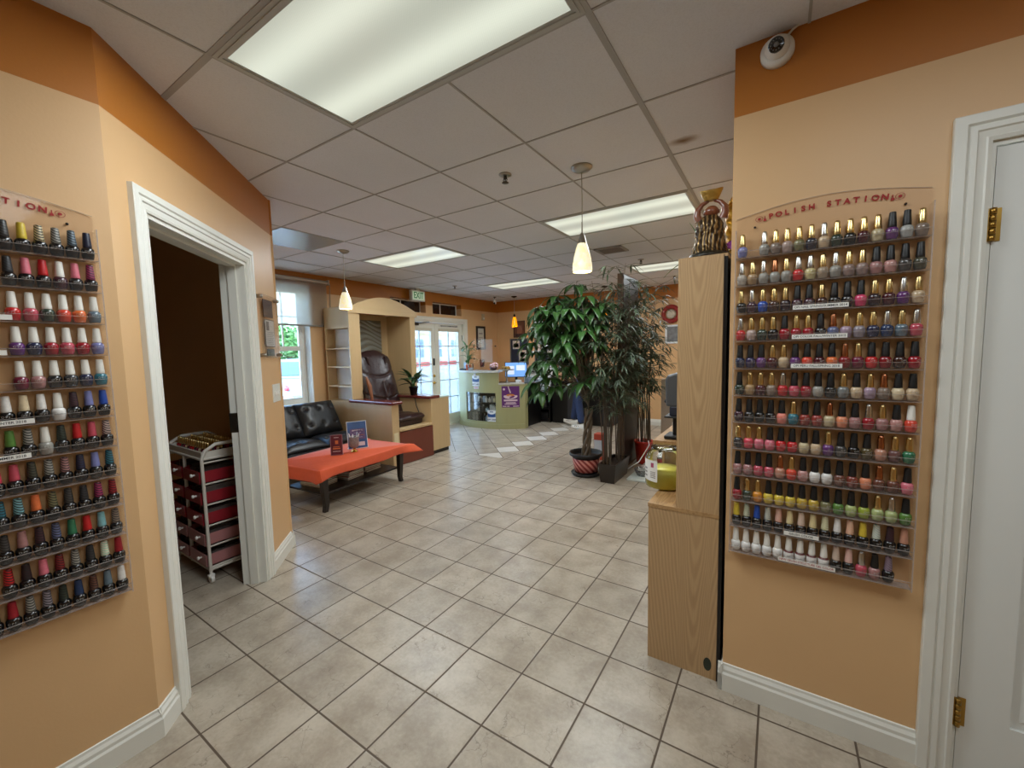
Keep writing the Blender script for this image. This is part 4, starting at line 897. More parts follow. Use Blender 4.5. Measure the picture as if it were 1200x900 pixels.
tbox(-.27, .27, -.48, .48, .150, .170).build('lower_shelf', M_esp, t, bevel=.003)
for sx in (-1, 1):
    for sy in (-1, 1):
        mb = MB(); prof = [(0, .022, .0), (.06, .024, .008), (.16, .028, .004), (.30, .032, 0), (.385, .032, 0)]; vs = []
        for z, w, o in prof: vs += [tw(sx*(.285-o*0)+i*w*.9, sy*(.49)+j*w*.9+sy*(.012-o)*0, z) + TR_ @ Vector((sx*(.02-.25*max(0,.08-z)*0)-sx*.02, -sy*o*1.6, 0)) for i, j in ((-1,-1),(1,-1),(1,1),(-1,1))]
        n = len(prof); mb.add(vs, [(3,2,1,0), tuple(4*(n-1)+k for k in range(4))] + [(4*q+k, 4*q+(k+1) % 4, 4*q+4+(k+1) % 4, 4*q+4+k) for q in range(n-1) for k in range(4)])
        mb.build('leg', M_esp, t, bevel=.004)
def cloth():
    mb = MB(); hx, hy = .345, .565; N = 120; per = []
    c = .012
    for k in range(31): per.append((hx, -hy+2*hy*k/30, 1, 0))
    for k in range(1, 21): per.append((hx-2*hx*k/20, hy, 0, 1))
    for k in range(1, 31): per.append((-hx, hy-2*hy*k/30, -1, 0))
    for k in range(1, 20): per.append((-hx+2*hx*k/20, -hy, 0, -1))
    n = len(per); rings = []
    cx = sum(p[0] for p in per)/n
    zt = .4155
    def corner(x, y): return max(0, 1-min(abs(hx-abs(x))/.10, 1))*max(0, 1-min(abs(hy-abs(y))/.10, 1))
    for q in range(7):
        s_ = q/6; ring = []
        for x, y, nx, ny in per:
            cor = corner(x, y); d = .088+.03*(1 if ny == -1 else 0)+.006*sin(y*7+x*3); d += .015*cor
            if ny == 1: d = .085
            sx, sy = (1 if x > 0 else -1), (1 if y > 0 else -1)
            if q == 0: ring.append(tw(x*.985, y*.99, zt)); continue
            far = 1 if y > 0 else .15; fl = .005*sin(y*17+x*13)*s_ + .010*s_ + cor*.04*s_*far
            fx = nx*fl + (sx*cor*.03*s_*far); fy = ny*fl + (sy*cor*.03*s_*far)
            if y > 0 and cor > 0: fy += .10*cor*s_**.22; fx += sx*.02*cor*s_
            ring.append(tw(x+fx, y+fy, zt-d*s_+(.004 if q == 1 else 0)))
        rings.append(ring)
    nx_, ny_ = 10, 16
    vs = [v for r in rings for v in r]; fs = [(q*n+k, (q+1)*n+k, (q+1)*n+(k+1) % n, q*n+(k+1) % n) for q in range(6) for k in range(n)]
    mb.add(vs, fs, True); mb.add(rings[0], [tuple(range(n))]); return mb
M_orange = mat('orange_cloth', (222,92,52), .8, sheen=.2, noise=(30,.08), bump=(8,.15))
o = cloth().build('tablecloth', M_orange, None, solid=.002); o.data.set_sharp_from_angle(angle=radians(38)); tag(o, 'orange plastic-looking cloth draped over the coffee table', 'tablecloth')
# flyers in stands, goblet of pens, magazines
def stand(label, x, y, ang, w, h, lean, face, strokes, edge):
    p0 = tw(x, y, .4175); t = thing('flyer_stand', label, 'flyer stand', p0); R = Matrix.Rotation(ang, 3, 'Z') @ Matrix.Rotation(-lean, 3, 'Y')
    def q(a, b_, c): return p0 + R @ Vector((c, a, b_))
    def pl(u0, u1, v0, v1, d0, d1): 
        return MB().add([q(u, v, d) for v in (v0, v1) for d in (d0, d1) for u in (u0, u1)], [(0,1,3,2),(4,6,7,5),(0,4,5,1),(2,3,7,6),(0,2,6,4),(1,5,7,3)])
    pl(-w/2, w/2, .002, h, -.004, 0).build('holder', edge, t); f = pl(-w/2+.006, w/2-.006, .008, h-.006, 0, .0012).build('flyer', face, t)
    for k, (u0, u1, v0, v1, c) in enumerate(strokes): pl(u0*w, u1*w, v0*h, v1*h, .0012, .0018).build('printed_patch', c, f)
    b_ = MB(); b_.add([q(-w/2, .004, -.004), q(w/2, .004, -.004)] + [p0 + Matrix.Rotation(ang, 3, 'Z') @ Vector((-.08, u, .0015)) for u in (w/2, -w/2)], [(0,1,2,3)]); b_.build('foot', edge, t, solid=.003)
    return t
M_f1 = mat('flyer_maroon', (92,30,46), .35); M_f2 = mat('flyer_blue', (34,70,124), .35, noise=(14,.5)); M_fp = mat('flyer_purple', (92,66,110), .4); M_fl = mat('flyer_pale', (206,190,196), .5); M_fo = mat('flyer_orange', (206,120,70), .5)
stand('small maroon flyer stand on the orange cloth, nearest the sofa end', .03, -.13, radians(-40), .115, .21, radians(4), M_f1, [(-.3,.3,.30,.36,M_fo), (-.28,.25,.40,.43,M_fo), (-.2,.2,.85,.88,M_fl), (-.1,.15,.55,.72,M_fo), (-.32,.32,.18,.21,M_fl)], mat('flyer_edge', (150,110,120), .3))
stand('large blue flyer stand leaning behind the pen goblet on the cloth', .00, .17, radians(-28), .205, .30, radians(16), M_f2, [(-.35,.40,.34,.72,M_fp), (-.25,.30,.64,.69,M_fl), (-.15,.2,.56,.59,M_fl), (-.3,.32,.47,.50,M_fo), (-.25,.25,.40,.42,M_fl), (-.1,.35,.10,.24,M_fl)], mat('flyer_white_edge', (222,222,226), .3))
p = tw(.07, .055, .4175); t = thing('pen_goblet', 'ornate silver goblet with gold foot holding pens on the orange cloth', 'goblet', p)
MB().lathe([(.036,0), (.036,.006), (.022,.014), (.011,.024), (.013,.034), (.022,.042)], 20, p).build('foot', M_gold, t)
MB().lathe([(.022,.042), (.044,.056), (.050,.09), (.050,.15), (.054,.162), (.050,.162), (.046,.15), (.046,.09), (.03,.06), (.0,.055)], 24, p, cap=False).build('cup', mat('embossed_pewter', (142,140,142), .4, .15, noise=(60,.6), bump=(70,.9)), t)
for k in range(7):
    a = k*.9; q = p+Vector((.024*cos(a), .024*sin(a), .064)); e = q+Vector((.028*cos(a), .028*sin(a), .115+.012*(k % 3)))
    nm = ['white','white','pale blue','white','silver','white','pale pink'][k]
    o = MB().tube([q, q+(e-q)*.85, e], [.005,.005,.003], 8).build('pen', mat('pen_'+nm.replace(' ','_'), dict(white=(230,228,226), silver=(170,170,176)).get(nm, (190,204,226) if 'blue' in nm else (226,196,200)), .35)); tag(o, 'pens standing in the silver goblet on the coffee table', 'pen', 'pens in the goblet')
cols = [(150,40,44), (196,190,196), (120,30,60), (86,96,140), (170,60,50), (200,180,160), (60,54,70), (178,80,90)]
for k, (x, y, ang, hgt, m_) in enumerate(((-.04,-.30,.05,5,3), (.02,-.02,.1,6,0), (-.02,.26,-.06,4,4))):
    z = .1705
    for j in range(hgt):
        w, h, th = .21, .275, .009+.004*((k+j) % 3); c = cols[(k*3+j) % 8]; a = ang+random.uniform(-.12,.12); R = TR_ @ Matrix.Rotation(a, 3, 'Z'); o0 = tw(x, y, z)
        lab = '%s magazine in the %s stack on the table shelf' % (['bottom','second','third','fourth','fifth','topmost'][j], ['sofa-end','middle','alcove-end'][k])
        mg = thing('magazine', lab, 'magazine', o0, 'magazines under the coffee table')
        for nm, g0, g1, ins, mm in (('pages', .001, th-.001, .003, M_paper), ('cover', th-.001, th, 0, mat('magazine_cover_%d' % ((k*3+j) % 8), c, .25, noise=(18,.5)))):
            vs = [o0 + R @ Vector((i*(h/2-ins), jj*(w/2-ins), q)) for q in (g0, g1) for jj in (-1, 1) for i in (-1, 1)]
            MB().add(vs, [(0,2,3,1),(4,5,7,6),(0,1,5,4),(2,6,7,3),(0,4,6,2),(1,3,7,5)]).build(nm, mm, mg)
        z += th+.0006
# ------------------------------------------------------------ document holder and switch on the diagonal wall
t = thing('document_holder', 'clear acrylic holder with three papers on the wall beside the doorway', 'document holder', dg(1.395, 1.63))
dbox(MB(), 1.225, 1.565, 1.425, 1.845, .018, .024).build('acrylic_sheet', M_acryl, t)
mb = MB()
for s_, z in ((1.245,1.825), (1.545,1.825), (1.245,1.445), (1.545,1.445)):
    c = dg(s_, z, 0); R = DN.to_track_quat('Z', 'Y').to_matrix(); MB().lathe([(.012,0), (.012,.030), (.009,.034), (0,.034)], 14, c, R).build('standoff', M_chrome, t)
M_ph = mat('photo_dark', (70,58,56), .4, noise=(25,.7)); M_pp = mat('paper_grey', (206,202,196), .6); M_pb = mat('paper_edge_dark', (60,52,46), .5)
for (s0, s1, z0, z1, kind) in ((1.30,1.47,1.70,1.815,0), (1.31,1.48,1.50,1.685,1), (1.325,1.455,1.437,1.485,2)):
    f = dbox(MB(), s0, s1, z0, z1, .0125, .015).build('document', M_pb, t); dbox(MB(), s0+.006, s1-.006, z0+.006, z1-.006, .015, .0156).build('sheet', (M_ph, M_pp, mat('card_dark', (64,66,62), .5, noise=(30,.4)))[kind], f)
    if kind == 1:
        dbox(MB(), s0+.02, s0+.07, z1-.075, z1-.015, .0156, .0160).build('photo', M_ph, f); mb = MB()
        for k in range(9): dbox(mb, s0+.02, s1-.02-.02*(k % 2), z1-.088-.010*k, z1-.084-.010*k, .0156, .0160)
        mb.build('printed_lines', mat('print_grey', (150,146,142), .6), f)
t = thing('light_switch', 'white three-gang light switch plate at the end of the doorway wall', 'switch', dg(1.475, 1.18))
dbox(MB(), 1.405, 1.545, 1.115, 1.24, 0, .006).build('plate', M_white, t, bevel=.002)
for s_ in (1.435, 1.475, 1.515): dbox(MB(), s_-.006, s_+.006, 1.165, 1.19, .006, .014).build('toggle', M_paper, t)
# ------------------------------------------------------------ storage cart in the back room
t = thing('drawer_cart', 'white metal rolling cart with red and pink drawers in the dark back room', 'cart', (-3.28, 1.19, 0))
x0, x1, y0, y1 = -3.56, -3.01, 1.045, 1.345; xm = (x0+x1)/2; M_cartw = mat('cart_white', (214,208,198), .4)
mb = MB()
for x in (x0, xm, x1):
    for y in (y0, y1): mb.tube([(x, y, .075), (x, y, .80)], .010, 10)
for z in (.085, .80):
    for y in (y0, y1): mb.tube([(x0, y, z), (x1, y, z)], .009, 8)
    for x in (x0, x1): mb.tube([(x, y0, z), (x, y1, z)], .009, 8)
for k in range(6):
    for x in (x0, xm, x1): mb.tube([(x, y0, .10+.135*k), (x, y1, .10+.135*k)], .006, 6)
for x in (x0, x1): mb.tube([(x, y0, .80), (x, y0+.02, .85), (x, y0+.08, .885), (x, y1-.06, .885), (x, y1-.01, .85), (x, y1, .80)], .011, 10)
mb.build('frame', M_cartw, t)
mb = MB(); mb.box(x0+.012, x1-.012, y0+.012, y1-.012, .800, .808); mb.box(x0+.012, x1-.012, y0, y0+.012, .80, .845); mb.box(x0+.012, x1-.012, y1-.012, y1, .80, .845); mb.box(x0, x0+.012, y0, y1, .80, .845); mb.box(x1-.012, x1, y0, y1, .80, .845); mb.build('top_tray', M_cartw, t)
for c in range(2):
    for k in range(5):
        a, b_ = (x0+.014, xm-.014) if c == 0 else (xm+.014, x1-.014); z = .105+.135*k; col = [('drawer_pink', (176,120,120)), ('drawer_pink', (176,120,120)), ('drawer_red', (150,34,46)), ('drawer_red', (150,34,46)), ('drawer_red', (150,34,46))][k]
        m_ = mat(col[0], col[1], .35); mb = MB(); mb.box(a, b_, y0-.012, y1-.02, z, z+.004); mb.box(a, b_, y0-.016, y0-.010, z, z+.075); mb.box(a, b_, y1-.024, y1-.02, z, z+.075); mb.box(a, a+.003, y0-.012, y1-.02, z, z+.075); mb.box(b_-.003, b_, y0-.012, y1-.02, z, z+.075)
        d = mb.build('drawer', m_, t); MB().lathe([(.006,0), (.006,.012), (.011,.016), (.011,.024), (0,.026)], 12, ((a+b_)/2+.06, y0-.016, z+.05), Matrix.Rotation(pi/2, 3, 'X')).build('knob', M_paper, d)
        mb = MB(); rg = random.Random(c*7+k)
        for q in range(7): xx = a+.02+q*(b_-a-.04)/6.5; h = rg.uniform(.04,.10); mb.box(xx-.012, xx+.010, y0+.02, y1-.05-rg.random()*.05, z+.005, z+.005+h)
        tag(mb.build('drawer_supplies', mat('supply_mix', (110,100,96), .6, noise=(30,.5))), 'salon supplies heaped in the %s %s drawer of the white cart' % (['bottom','second-lowest','middle','second','top'][k], ['rear','front'][c]), 'supplies', 'supplies in the cart drawers')['kind'] = 'stuff'
for x in (x0, x1):
    for y in (y0, y1):
        w = MB().tube([(x, y, .075), (x, y, .05)], .008, 8).box(x-.012, x+.012, y-.016, y+.016, .038, .055).build('caster', M_paper, t)
        MB().lathe([(.024,-.010), (.026,-.006), (.026,.006), (.024,.010)], 16, (x+.004, y, .026), Matrix.Rotation(pi/2, 3, 'X')).build('wheel', M_paper, w)
for k in range(14):
    for j in range(3):
        p = Vector((x0+.045+k*.0355, y0+.055+j*.075, .8085)); c = ['gcrm','gmar','gbei','gwin','gplm','gred'][(k*5+j*2) % 6]
        b_ = bottle(c, p, 0, 'gold-capped polish bottles standing in the tray of the white cart', 'polish bottles in the cart tray')
# ------------------------------------------------------------ curved reception counter
M_green = wood_mat('sage_green_laminate', (176,174,128), (158,154,108), cath=False, rough=.4)
M_ctop = mat('counter_stone', (196,196,190), .25, noise=(20,.2))
def qarc(u):
    """front edge of the counter in plan, u 0..1 from the window wall"""
    a, b_, c = Vector((-5.30, 6.22)), Vector((-4.52, 5.80)), Vector((-3.89, 6.38)); return a*(1-u)**2 + b_*2*u*(1-u) + c*u*u
def qn(u):
    d = qarc(min(1, u+.01))-qarc(max(0, u-.01)); return Vector((-d.y, d.x)).normalized()
def shell(mb, u0, u1, z0, z1, d0, d1, n=24):
    """curved slab following the front: d runs back into the counter"""
    P = []
    for k in range(n+1):
        u = u0+(u1-u0)*k/n; p = qarc(u); m_ = qn(u); P.append((p+m_*d0, p+m_*d1))
    vs = [(q.x, q.y, z) for z in (z0, z1) for pr in P for q in pr]; k2 = 2*(n+1); fs = []
    for k in range(n):
        a, b_, c, d = 2*k, 2*k+1, 2*k+2, 2*k+3
        fs += [(a, b_, d, c), (k2+a, k2+c, k2+d, k2+b_), (a, c, k2+c, k2+a), (b_, k2+b_, k2+d, d)]
    fs += [(0, k2, k2+1, 1), (2*n, 2*n+1, k2+2*n+1, k2+2*n)]
    return mb.add(vs, fs)
UA, UB, UC = .17, .655, .70    # display opening and the step down to the low part
ctr = thing('reception_counter', 'curved sage green reception counter with a glazed display case', 'counter', (-4.55, 6.25, 0))
mb = MB(); shell(mb, 0, UA, .09, 1.04, 0, .03, 6); shell(mb, UA, UB, .09, .13, 0, .03); shell(mb, UA, UB, .665, 1.04, 0, .03); shell(mb, UB, UC, .09, 1.04, 0, .03, 4); mb.build('front_panel', M_green, ctr)
shell(MB(), UC, 1, .09, .82, 0, .03, 10).build('low_front_panel', M_green, ctr)
shell(MB(), 0, 1, 0, .09, -.02, .06, 30).build('plinth', M_green, ctr)
shell(MB(), 0, UC+.005, 1.04, 1.075, -.035, .36, 26).build('raised_top', M_ctop, ctr); shell(MB(), UC, 1, .82, .85, -.01, .12, 12).build('low_top', M_ctop, ctr)
shell(MB(), UA, UB, .13, .665, .012, .016).build('display_glass', M_glass, ctr)
mb = MB(); shell(mb, UA-.02, UB+.02, .10, .67, .32, .335); shell(mb, UA-.02, UA-.005, .10, .67, .03, .32, 1); shell(mb, UB+.005, UB+.02, .10, .67, .03, .32, 1); mb.build('display_lining', mat('display_dark', (40,42,40), .5), ctr)
for z in (.118, .30, .48): shell(MB(), UA-.005, UB+.005, z-.012, z, .05, .315).build('display_shelf', mat('glass_shelf_dark', (66,72,70), .2), ctr)
mb = MB(); a = qarc(0); mb.box(a.x-.005, a.x+.03, a.y, a.y+.55, 0, 1.04); b_ = qarc(1); mb.build('end_panel', M_green, ctr); MB().box(b_.x-.03, b_.x+.01, b_.y, b_.y+.10, 0, .82).build('end_panel', M_green, ctr)
rg = random.Random(5); pc = [('white',(226,228,230)), ('pale blue',(176,200,222)), ('black',(30,30,34)), ('silver',(170,172,174)), ('white',(232,232,228)), ('dark grey',(80,84,86)), ('cream',(224,214,190))]
kk = 0
for si, z in enumerate((.119, .301, .481)):
    cnt = (9, 8, 11)[si]
    for q in range(cnt):
        u = UA+.02+(UB-UA-.04)*(q+.5)/cnt; p = qarc(u)+qn(u)*rg.uniform(.08,.16); nm, c = pc[(kk*3+si) % 7]; kk += 1
        w = (UB-UA)*1.55/cnt*.36; h = rg.uniform(.08, .14) if si else rg.uniform(.10, .155); m_ = mat('display_'+nm.replace(' ','_'), c, .3)
        lab = '%s %s, %s along the %s display shelf of the counter' % (nm, 'box' if q % 3 == 0 else 'bottle', ORD[q+1], ['bottom','middle','top'][si])
        if q % 3 == 0: o = MB().box(p.x-w, p.x+w, p.y-.03, p.y+.03, z+.0005, z+h).build('product_box', m_, None, bevel=.003); tag(o, lab, 'box', 'products in the counter display')
        else:
            r = min(w, .035); t = thing('product_bottle', lab, 'bottle', (p.x, p.y, z+.0005), 'products in the counter display')
            MB().lathe([(r*.9,0), (r,.005), (r,h*.6), (r*.7,h*.72), (r*.35,h*.78)], 14, (p.x, p.y, z+.0005)).build('bottle', m_, t)
            MB().lathe([(r*.42,h*.76), (r*.40,h), (0,h+.001)], 12, (p.x, p.y, z+.0005)).build('cap', mat('product_cap', (200,200,196), .35), t)
def sheet(mb, u0, u1, z0, z1, d): return shell(mb, u0, u1, z0, z1, d, d+.0012, 6)
M_cb = mat('card_blue', (24,76,140), .4); M_cw = mat('card_white', (228,232,236), .4); M_grytxt = mat('grey_lettering', (110,122,140), .5); M_pinktxt = mat('pale_red_lettering', (206,96,90), .5)
def gift(u0, u1, z0, z1, d, label):
    t = thing('gift_card_sign', label, 'sign', (qarc((u0+u1)/2).x, qarc((u0+u1)/2).y, z0), 'gift card signs on the counter'); h = z1-z0
    sheet(MB(), u0, u1, z0, z1, d).build('card', M_cw, t)
    mb = MB(); n = 12; vs = []
    for k in range(n+1):
        u = u0+(u1-u0)*(.02+.96*k/n); p = qarc(u)+qn(u)*(d-.0006); s_ = (2*k/n-1)**2
        vs += [(p.x, p.y, z0+h*(.42-.04*(1-s_))), (p.x, p.y, z0+h*(.64+.12*s_))]
    mb.add(vs, [(2*k, 2*k+2, 2*k+3, 2*k+1) for k in range(n)]); mb.build('blue_band', M_cb, t, solid=.0004)
    u = (u0+u1)/2; p = qarc(u)+qn(u)*(d-.0012); x = Vector((-qn(u).y*-1, -qn(u).x, 0)); x = Vector((qn(u).y, -qn(u).x, 0)); z_ = Vector((-qn(u).x, -qn(u).y, 0))
    text_mb('GIFT CARD', .034, frame_of((p.x, p.y, z0+h*.16), x, z_), .0004, bold=.0008).build('lettering', M_blktxt, t)
    mb = MB(); mb.add([frame_of((p.x, p.y, z0+h*.86), x, z_) @ Vector(q) for q in ((-.035,-.010,0),(.035,-.010,0),(.035,.010,0),(-.035,.010,0))], [(0,1,2,3)]); mb.build('printed_heading', M_grytxt, t, solid=.0004)
gift(.305, .425, .79, .985, -.003, 'white and blue gift card sign taped high on the green counter front')
gift(.540, .652, .135, .345, -.003, 'white and blue gift card sign low on the display glass of the counter')
t = thing('notice_strip', 'small pale strip with red print under the upper gift card sign', 'sign', (qarc(.365).x, qarc(.365).y, .745)); sheet(MB(), .33, .41, .735, .782, -.003).build('paper', M_cw, t)
mb = MB()
for k in range(2): sheet(mb, .338, .402, .744+.018*k, .754+.018*k, -.0045)
mb.build('red_print', M_pinktxt, t)
p = qarc(.36); o = MB().sphere((p.x, p.y-.012, 1.0), .028, 14, 10, (1,.4,1)).build('round_sticker', M_cw); tag(o, 'round white hook fixed above the upper gift card sign', 'hook')
t = thing('wall_poster', 'purple poster with a bowl and a pouring stream on the low counter front', 'poster', (qarc(.85).x, qarc(.85).y, .5))
M_purp = mat('poster_purple', (98,44,112), .4); M_pst = mat('poster_pale', (220,196,206), .5); M_pso = mat('poster_orange', (206,120,50), .5)
sheet(MB(), .735, .945, .40, .79, -.003).build('sheet', M_purp, t)
def disc(mb, u, z, ru, rz, d, z0=-9, z1=9):
    n = 24; vs = []
    for k in range(n): uu = u+ru*cos(2*pi*k/n); q = qarc(uu)+qn(uu)*d; vs.append((q.x, q.y, min(z1, max(z0, z+rz*sin(2*pi*k/n)))))
    return mb.add(vs, [tuple(range(n))])
disc(MB(), .84, .605, .082, .050, -.0045, z1=.622).build('bowl_picture', M_pst, t, solid=.0006); disc(MB(), .84, .627, .050, .020, -.0052).build('tea_picture', M_pso, t, solid=.0006)
mb = MB()
for k in range(6): sheet(mb, .812+.004*k, .822+.005*k, .665+(5-k)*.02, .690+(5-k)*.02, -.0045)
mb.build('pouring_stream', M_pst, t); mb = MB()
for k, (a, b_, z, h) in enumerate(((.76,.92,.515,.030), (.785,.90,.478,.016), (.77,.91,.455,.014), (.745,.79,.415,.014), (.80,.83,.415,.014), (.87,.935,.415,.014))): sheet(mb, a, b_, z, z+h, -.0045)
disc(mb, .765, .735, .014, .02, -.0045); mb.build('printed_lines', M_pst, t)
# things on the counter
def ct(u, d, z=1.0755): p = qarc(u)+qn(u)*d; return Vector((p.x, p.y, z))
pot_plant('potted_plant', 'small lucky plant in an orange pot on the reception counter', ct(.10, .13), .05, .10, mat('orange_pot', (206,90,50), .4), 22, M_leafm, 11, (.14,.22), .06, 1.4, .34, 1.5)
t = thing('gadget_tray', 'dark tray with a pale blue card standing at the counter end by the doors', 'tray', ct(.03, .12)); p = ct(.03, .12)
MB().box(p.x-.09, p.x+.03, p.y-.07, p.y+.07, 1.0755, 1.10).build('tray', M_black, t, bevel=.006); MB().box(p.x-.03, p.x+.028, p.y-.01, p.y+.0, 1.10, 1.22).build('card', mat('card_pale_blue', (170,200,226), .4), t)
t = thing('tip_jar', 'clear jar on the reception counter beside the lucky plant', 'jar', ct(.22, .07)); MB().lathe([(.045,0), (.055,.02), (.055,.11), (.045,.13), (.05,.135)], 20, ct(.22,.07)).build('jar', clear_mat('clear_glass', (.93,.94,.94), 1, .02), t); MB().lathe([(.0,.004), (.045,.004), (.048,.05), (0,.052)], 16, ct(.22,.07)).build('contents', M_cw, t)
t = thing('sneeze_guard', 'clear acrylic guard panel standing on the reception counter', 'screen', ct(.42, .22))
F = frame_of(ct(.42, .22), (qn(.42).y, -qn(.42).x, 0), (-qn(.42).x, -qn(.42).y, 0))
def fb(mb, x0, x1, y0, y1, z0, z1): return mb.add([F @ Vector((x, y, z)) for z in (z0, z1) for y in (y0, y1) for x in (x0, x1)], [(0,2,3,1),(4,5,7,6),(0,1,5,4),(2,6,7,3),(0,4,6,2),(1,3,7,5)])
fb(MB(), -.36, .36, .0, .60, -.003, .003).build('panel', M_acryl, t); fb(MB(), -.10, .17, .15, .58, .004, .006).build('white_sheet', clear_mat('frosted_sheet', (.9,.88,.86), .4, .2, haze=.14, hazec=(.9,.86,.82)), t)
for x in (-.25, .25): fb(MB(), x-.02, x+.02, 0, .015, -.06, .06).build('foot', M_acryl2, t)
mb = MB(); 
for x, y in ((-.27,.22), (.24,.45), (-.27,.45)): c = F @ Vector((x, y, .004)); mb.sphere(c, .014, 10, 8)
mb.build('bolts', M_black, t)
t = thing('flower_bowl', 'dark bowl of pink and white flowers on the reception counter', 'flowers', ct(.60, .14)); p = ct(.60, .14)
MB().lathe([(.04,0), (.07,.03), (.075,.06), (.07,.06), (.0,.05)], 18, p).build('bowl', mat('bowl_dark_red', (60,24,26), .3), t); mb = MB(); rg = random.Random(2)
for k in range(16): mb.sphere(p+Vector((rg.uniform(-.06,.06), rg.uniform(-.06,.06), .07+rg.random()*.07)), .018, 8, 6)
mb.build('blossoms', mat('blossom_pink', (226,190,196), .6, noise=(40,.3)), t)
q = ct(.80, .055, .8505); t = thing('cake_stand', 'grey pedestal stand with small golden things on the low counter', 'stand', q)
MB().lathe([(.05,0), (.045,.012), (.016,.03), (.014,.20), (.04,.225), (.14,.232), (.145,.245), (0,.246)], 24, q).build('stand', mat('pewter', (140,140,132), .35, .5), t)
mb = MB(); 
for k in range(9): mb.sphere(q+Vector((.07*cos(k*.7)*(k % 3)/2, .07*sin(k*.7)*(k % 3)/2, .262+.02*(k % 2))), .024, 8, 6)
mb.build('treats', mat('treat_gold', (150,120,50), .5, noise=(20,.4)), t)
def monitor(name, label, c, ang, w, h, img=True, sh=.12):
    t = thing(name, label, 'monitor', c); R = Matrix.Rotation(ang, 3, 'Z'); c = Vector(c)
    def bx(mb, *a): return mb.add([c + R @ Vector((x, y, z)) for z in a[4:6] for y in a[2:4] for x in a[0:2]], [(0,2,3,1),(4,5,7,6),(0,1,5,4),(2,6,7,3),(0,4,6,2),(1,3,7,5)])
    bx(MB(), -w/2, w/2, -.012, .02, sh, sh+h).build('casing', M_black, t, bevel=.006); s = bx(MB(), -w/2+.012, w/2-.012, -.0135, -.012, sh+.014, sh+h-.012).build('screen', mat('screen_blue', (120,170,235), .2, emit=(120,170,240), es=.6), t)
    bx(MB(), -w*.42, -w*.08, -.0145, -.0135, sh+.2*h, sh+.75*h).build('window_picture', mat('screen_white', (220,230,245), .2, emit=(215,228,250), es=.55), s); bx(MB(), w*.02, w*.40, -.0145, -.0135, sh+.45*h, sh+.8*h).build('window_picture', MATS['screen_white'], s)
    bx(MB(), -.025, .025, .0, .02, .01, sh+.06).build('neck', M_black, t); bx(MB(), -.11, .11, -.07, .09, 0, .012).build('foot', M_black, t); return t
monitor('computer_monitor', 'black computer monitor with a light blue screen behind the low counter', (-4.33, 6.80, .7905), radians(28), .44, .30)
t = thing('work_desk', 'black desk behind the reception counter carrying the monitor', 'desk', (-4.3, 6.85, 0)); MB().box(-4.9, -3.95, 6.62, 7.1, .76, .79).build('desktop', M_blackl, t)
for x in (-4.88, -3.97): MB().box(x, x+.02, 6.63, 7.09, 0, .76).build('side_panel', M_blackl, t)
t = thing('card_terminal', 'small white and black card terminal on the low counter', 'terminal', ct(.945, .06, .8505)); p = ct(.945, .06, .8505)
MB().box(p.x-.045, p.x+.035, p.y-.045, p.y+.05, p.z, p.z+.05).build('body', M_cw, t, bevel=.008); MB().box(p.x-.03, p.x+.025, p.y-.01, p.y+.04, p.z+.05, p.z+.053).build('screen', M_black, t)
# ------------------------------------------------------------ far wall
def framed(label, x0, x1, z0, z1, fm, inner, axis='far', fw_=.02, cat='picture', extra=None):
    def P(mb, a, b_, c, d, e, f):
        return mb.box(a, b_, FYW-f, FYW-e, c, d) if axis == 'far' else mb.box(WX+e, WX+f, a, b_, c, d)
    t = thing('framed_picture', label, cat, ((x0+x1)/2, FYW, z0) if axis == 'far' else (WX, (x0+x1)/2, z0)); mb = MB()
    P(mb, x0, x0+fw_, z0, z1, 0, .02); P(mb, x1-fw_, x1, z0, z1, 0, .02); P(mb, x0+fw_, x1-fw_, z0, z0+fw_, 0, .02); P(mb, x0+fw_, x1-fw_, z1-fw_, z1, 0, .02); mb.build('frame', fm, t)
    s = P(MB(), x0+fw_, x1-fw_, z0+fw_, z1-fw_, 0, .008).build('picture', inner, t)
    for (a, b_, c, d, m_) in extra or (): P(MB(), x0+a*(x1-x0), x0+b_*(x1-x0), z0+c*(z1-z0), z0+d*(z1-z0), .008, .0105).build('printed_patch', m_, s)
    return t
M_dkfr = mat('dark_frame', (34,28,26), .4); M_cert = mat('certificate', (200,200,186), .5, noise=(14,.12))
framed('black framed certificate on the window wall beside the entrance doors', 6.93, 7.24, 1.47, 1.97, M_dkfr, M_cert, 'win', .045, 'picture', [(.3,.7,.66,.72,MATS['print_grey']), (.27,.73,.5,.53,MATS['print_grey']), (.27,.73,.42,.45,MATS['print_grey']), (.35,.65,.26,.29,MATS['print_grey'])])
M_por = mat('portrait_brown', (112,68,48), .5, noise=(9,.6)); M_face = mat('portrait_face', (150,96,70), .5, noise=(12,.3))
framed('small brown portrait picture behind the amber pendant on the far wall', -4.95, -4.66, 1.72, 2.08, mat('brown_frame', (70,40,28), .5), M_por, 'far', .012, 'picture', [(.3,.72,.25,.72,M_face), (.15,.85,.05,.22,mat('portrait_dark', (60,30,26), .5))])
M_navy = mat('navy_board', (36,44,66), .7)
t = framed('navy bulletin board with pinned sheets on the far wall', -5.05, -4.58, 1.12, 1.70, mat('board_frame', (110,108,104), .4), M_navy, 'far', .022, 'board', [(.14,.52,.60,.92,MATS['paper_grey']), (.18,.48,.66,.82,MATS['photo_dark']), (.48,.88,.08,.55,MATS['paper_grey']), (.56,.80,.30,.48,MATS['photo_dark']), (.54,.80,.12,.24,MATS['photo_dark'])])
framed('second navy bulletin board half hidden by the money tree leaves', -4.42, -3.80, 1.10, 1.66, MATS['board_frame'], M_navy, 'far', .022, 'board', [(.1,.4,.5,.9,MATS['paper_grey']), (.5,.9,.15,.6,MATS['paper_grey'])])
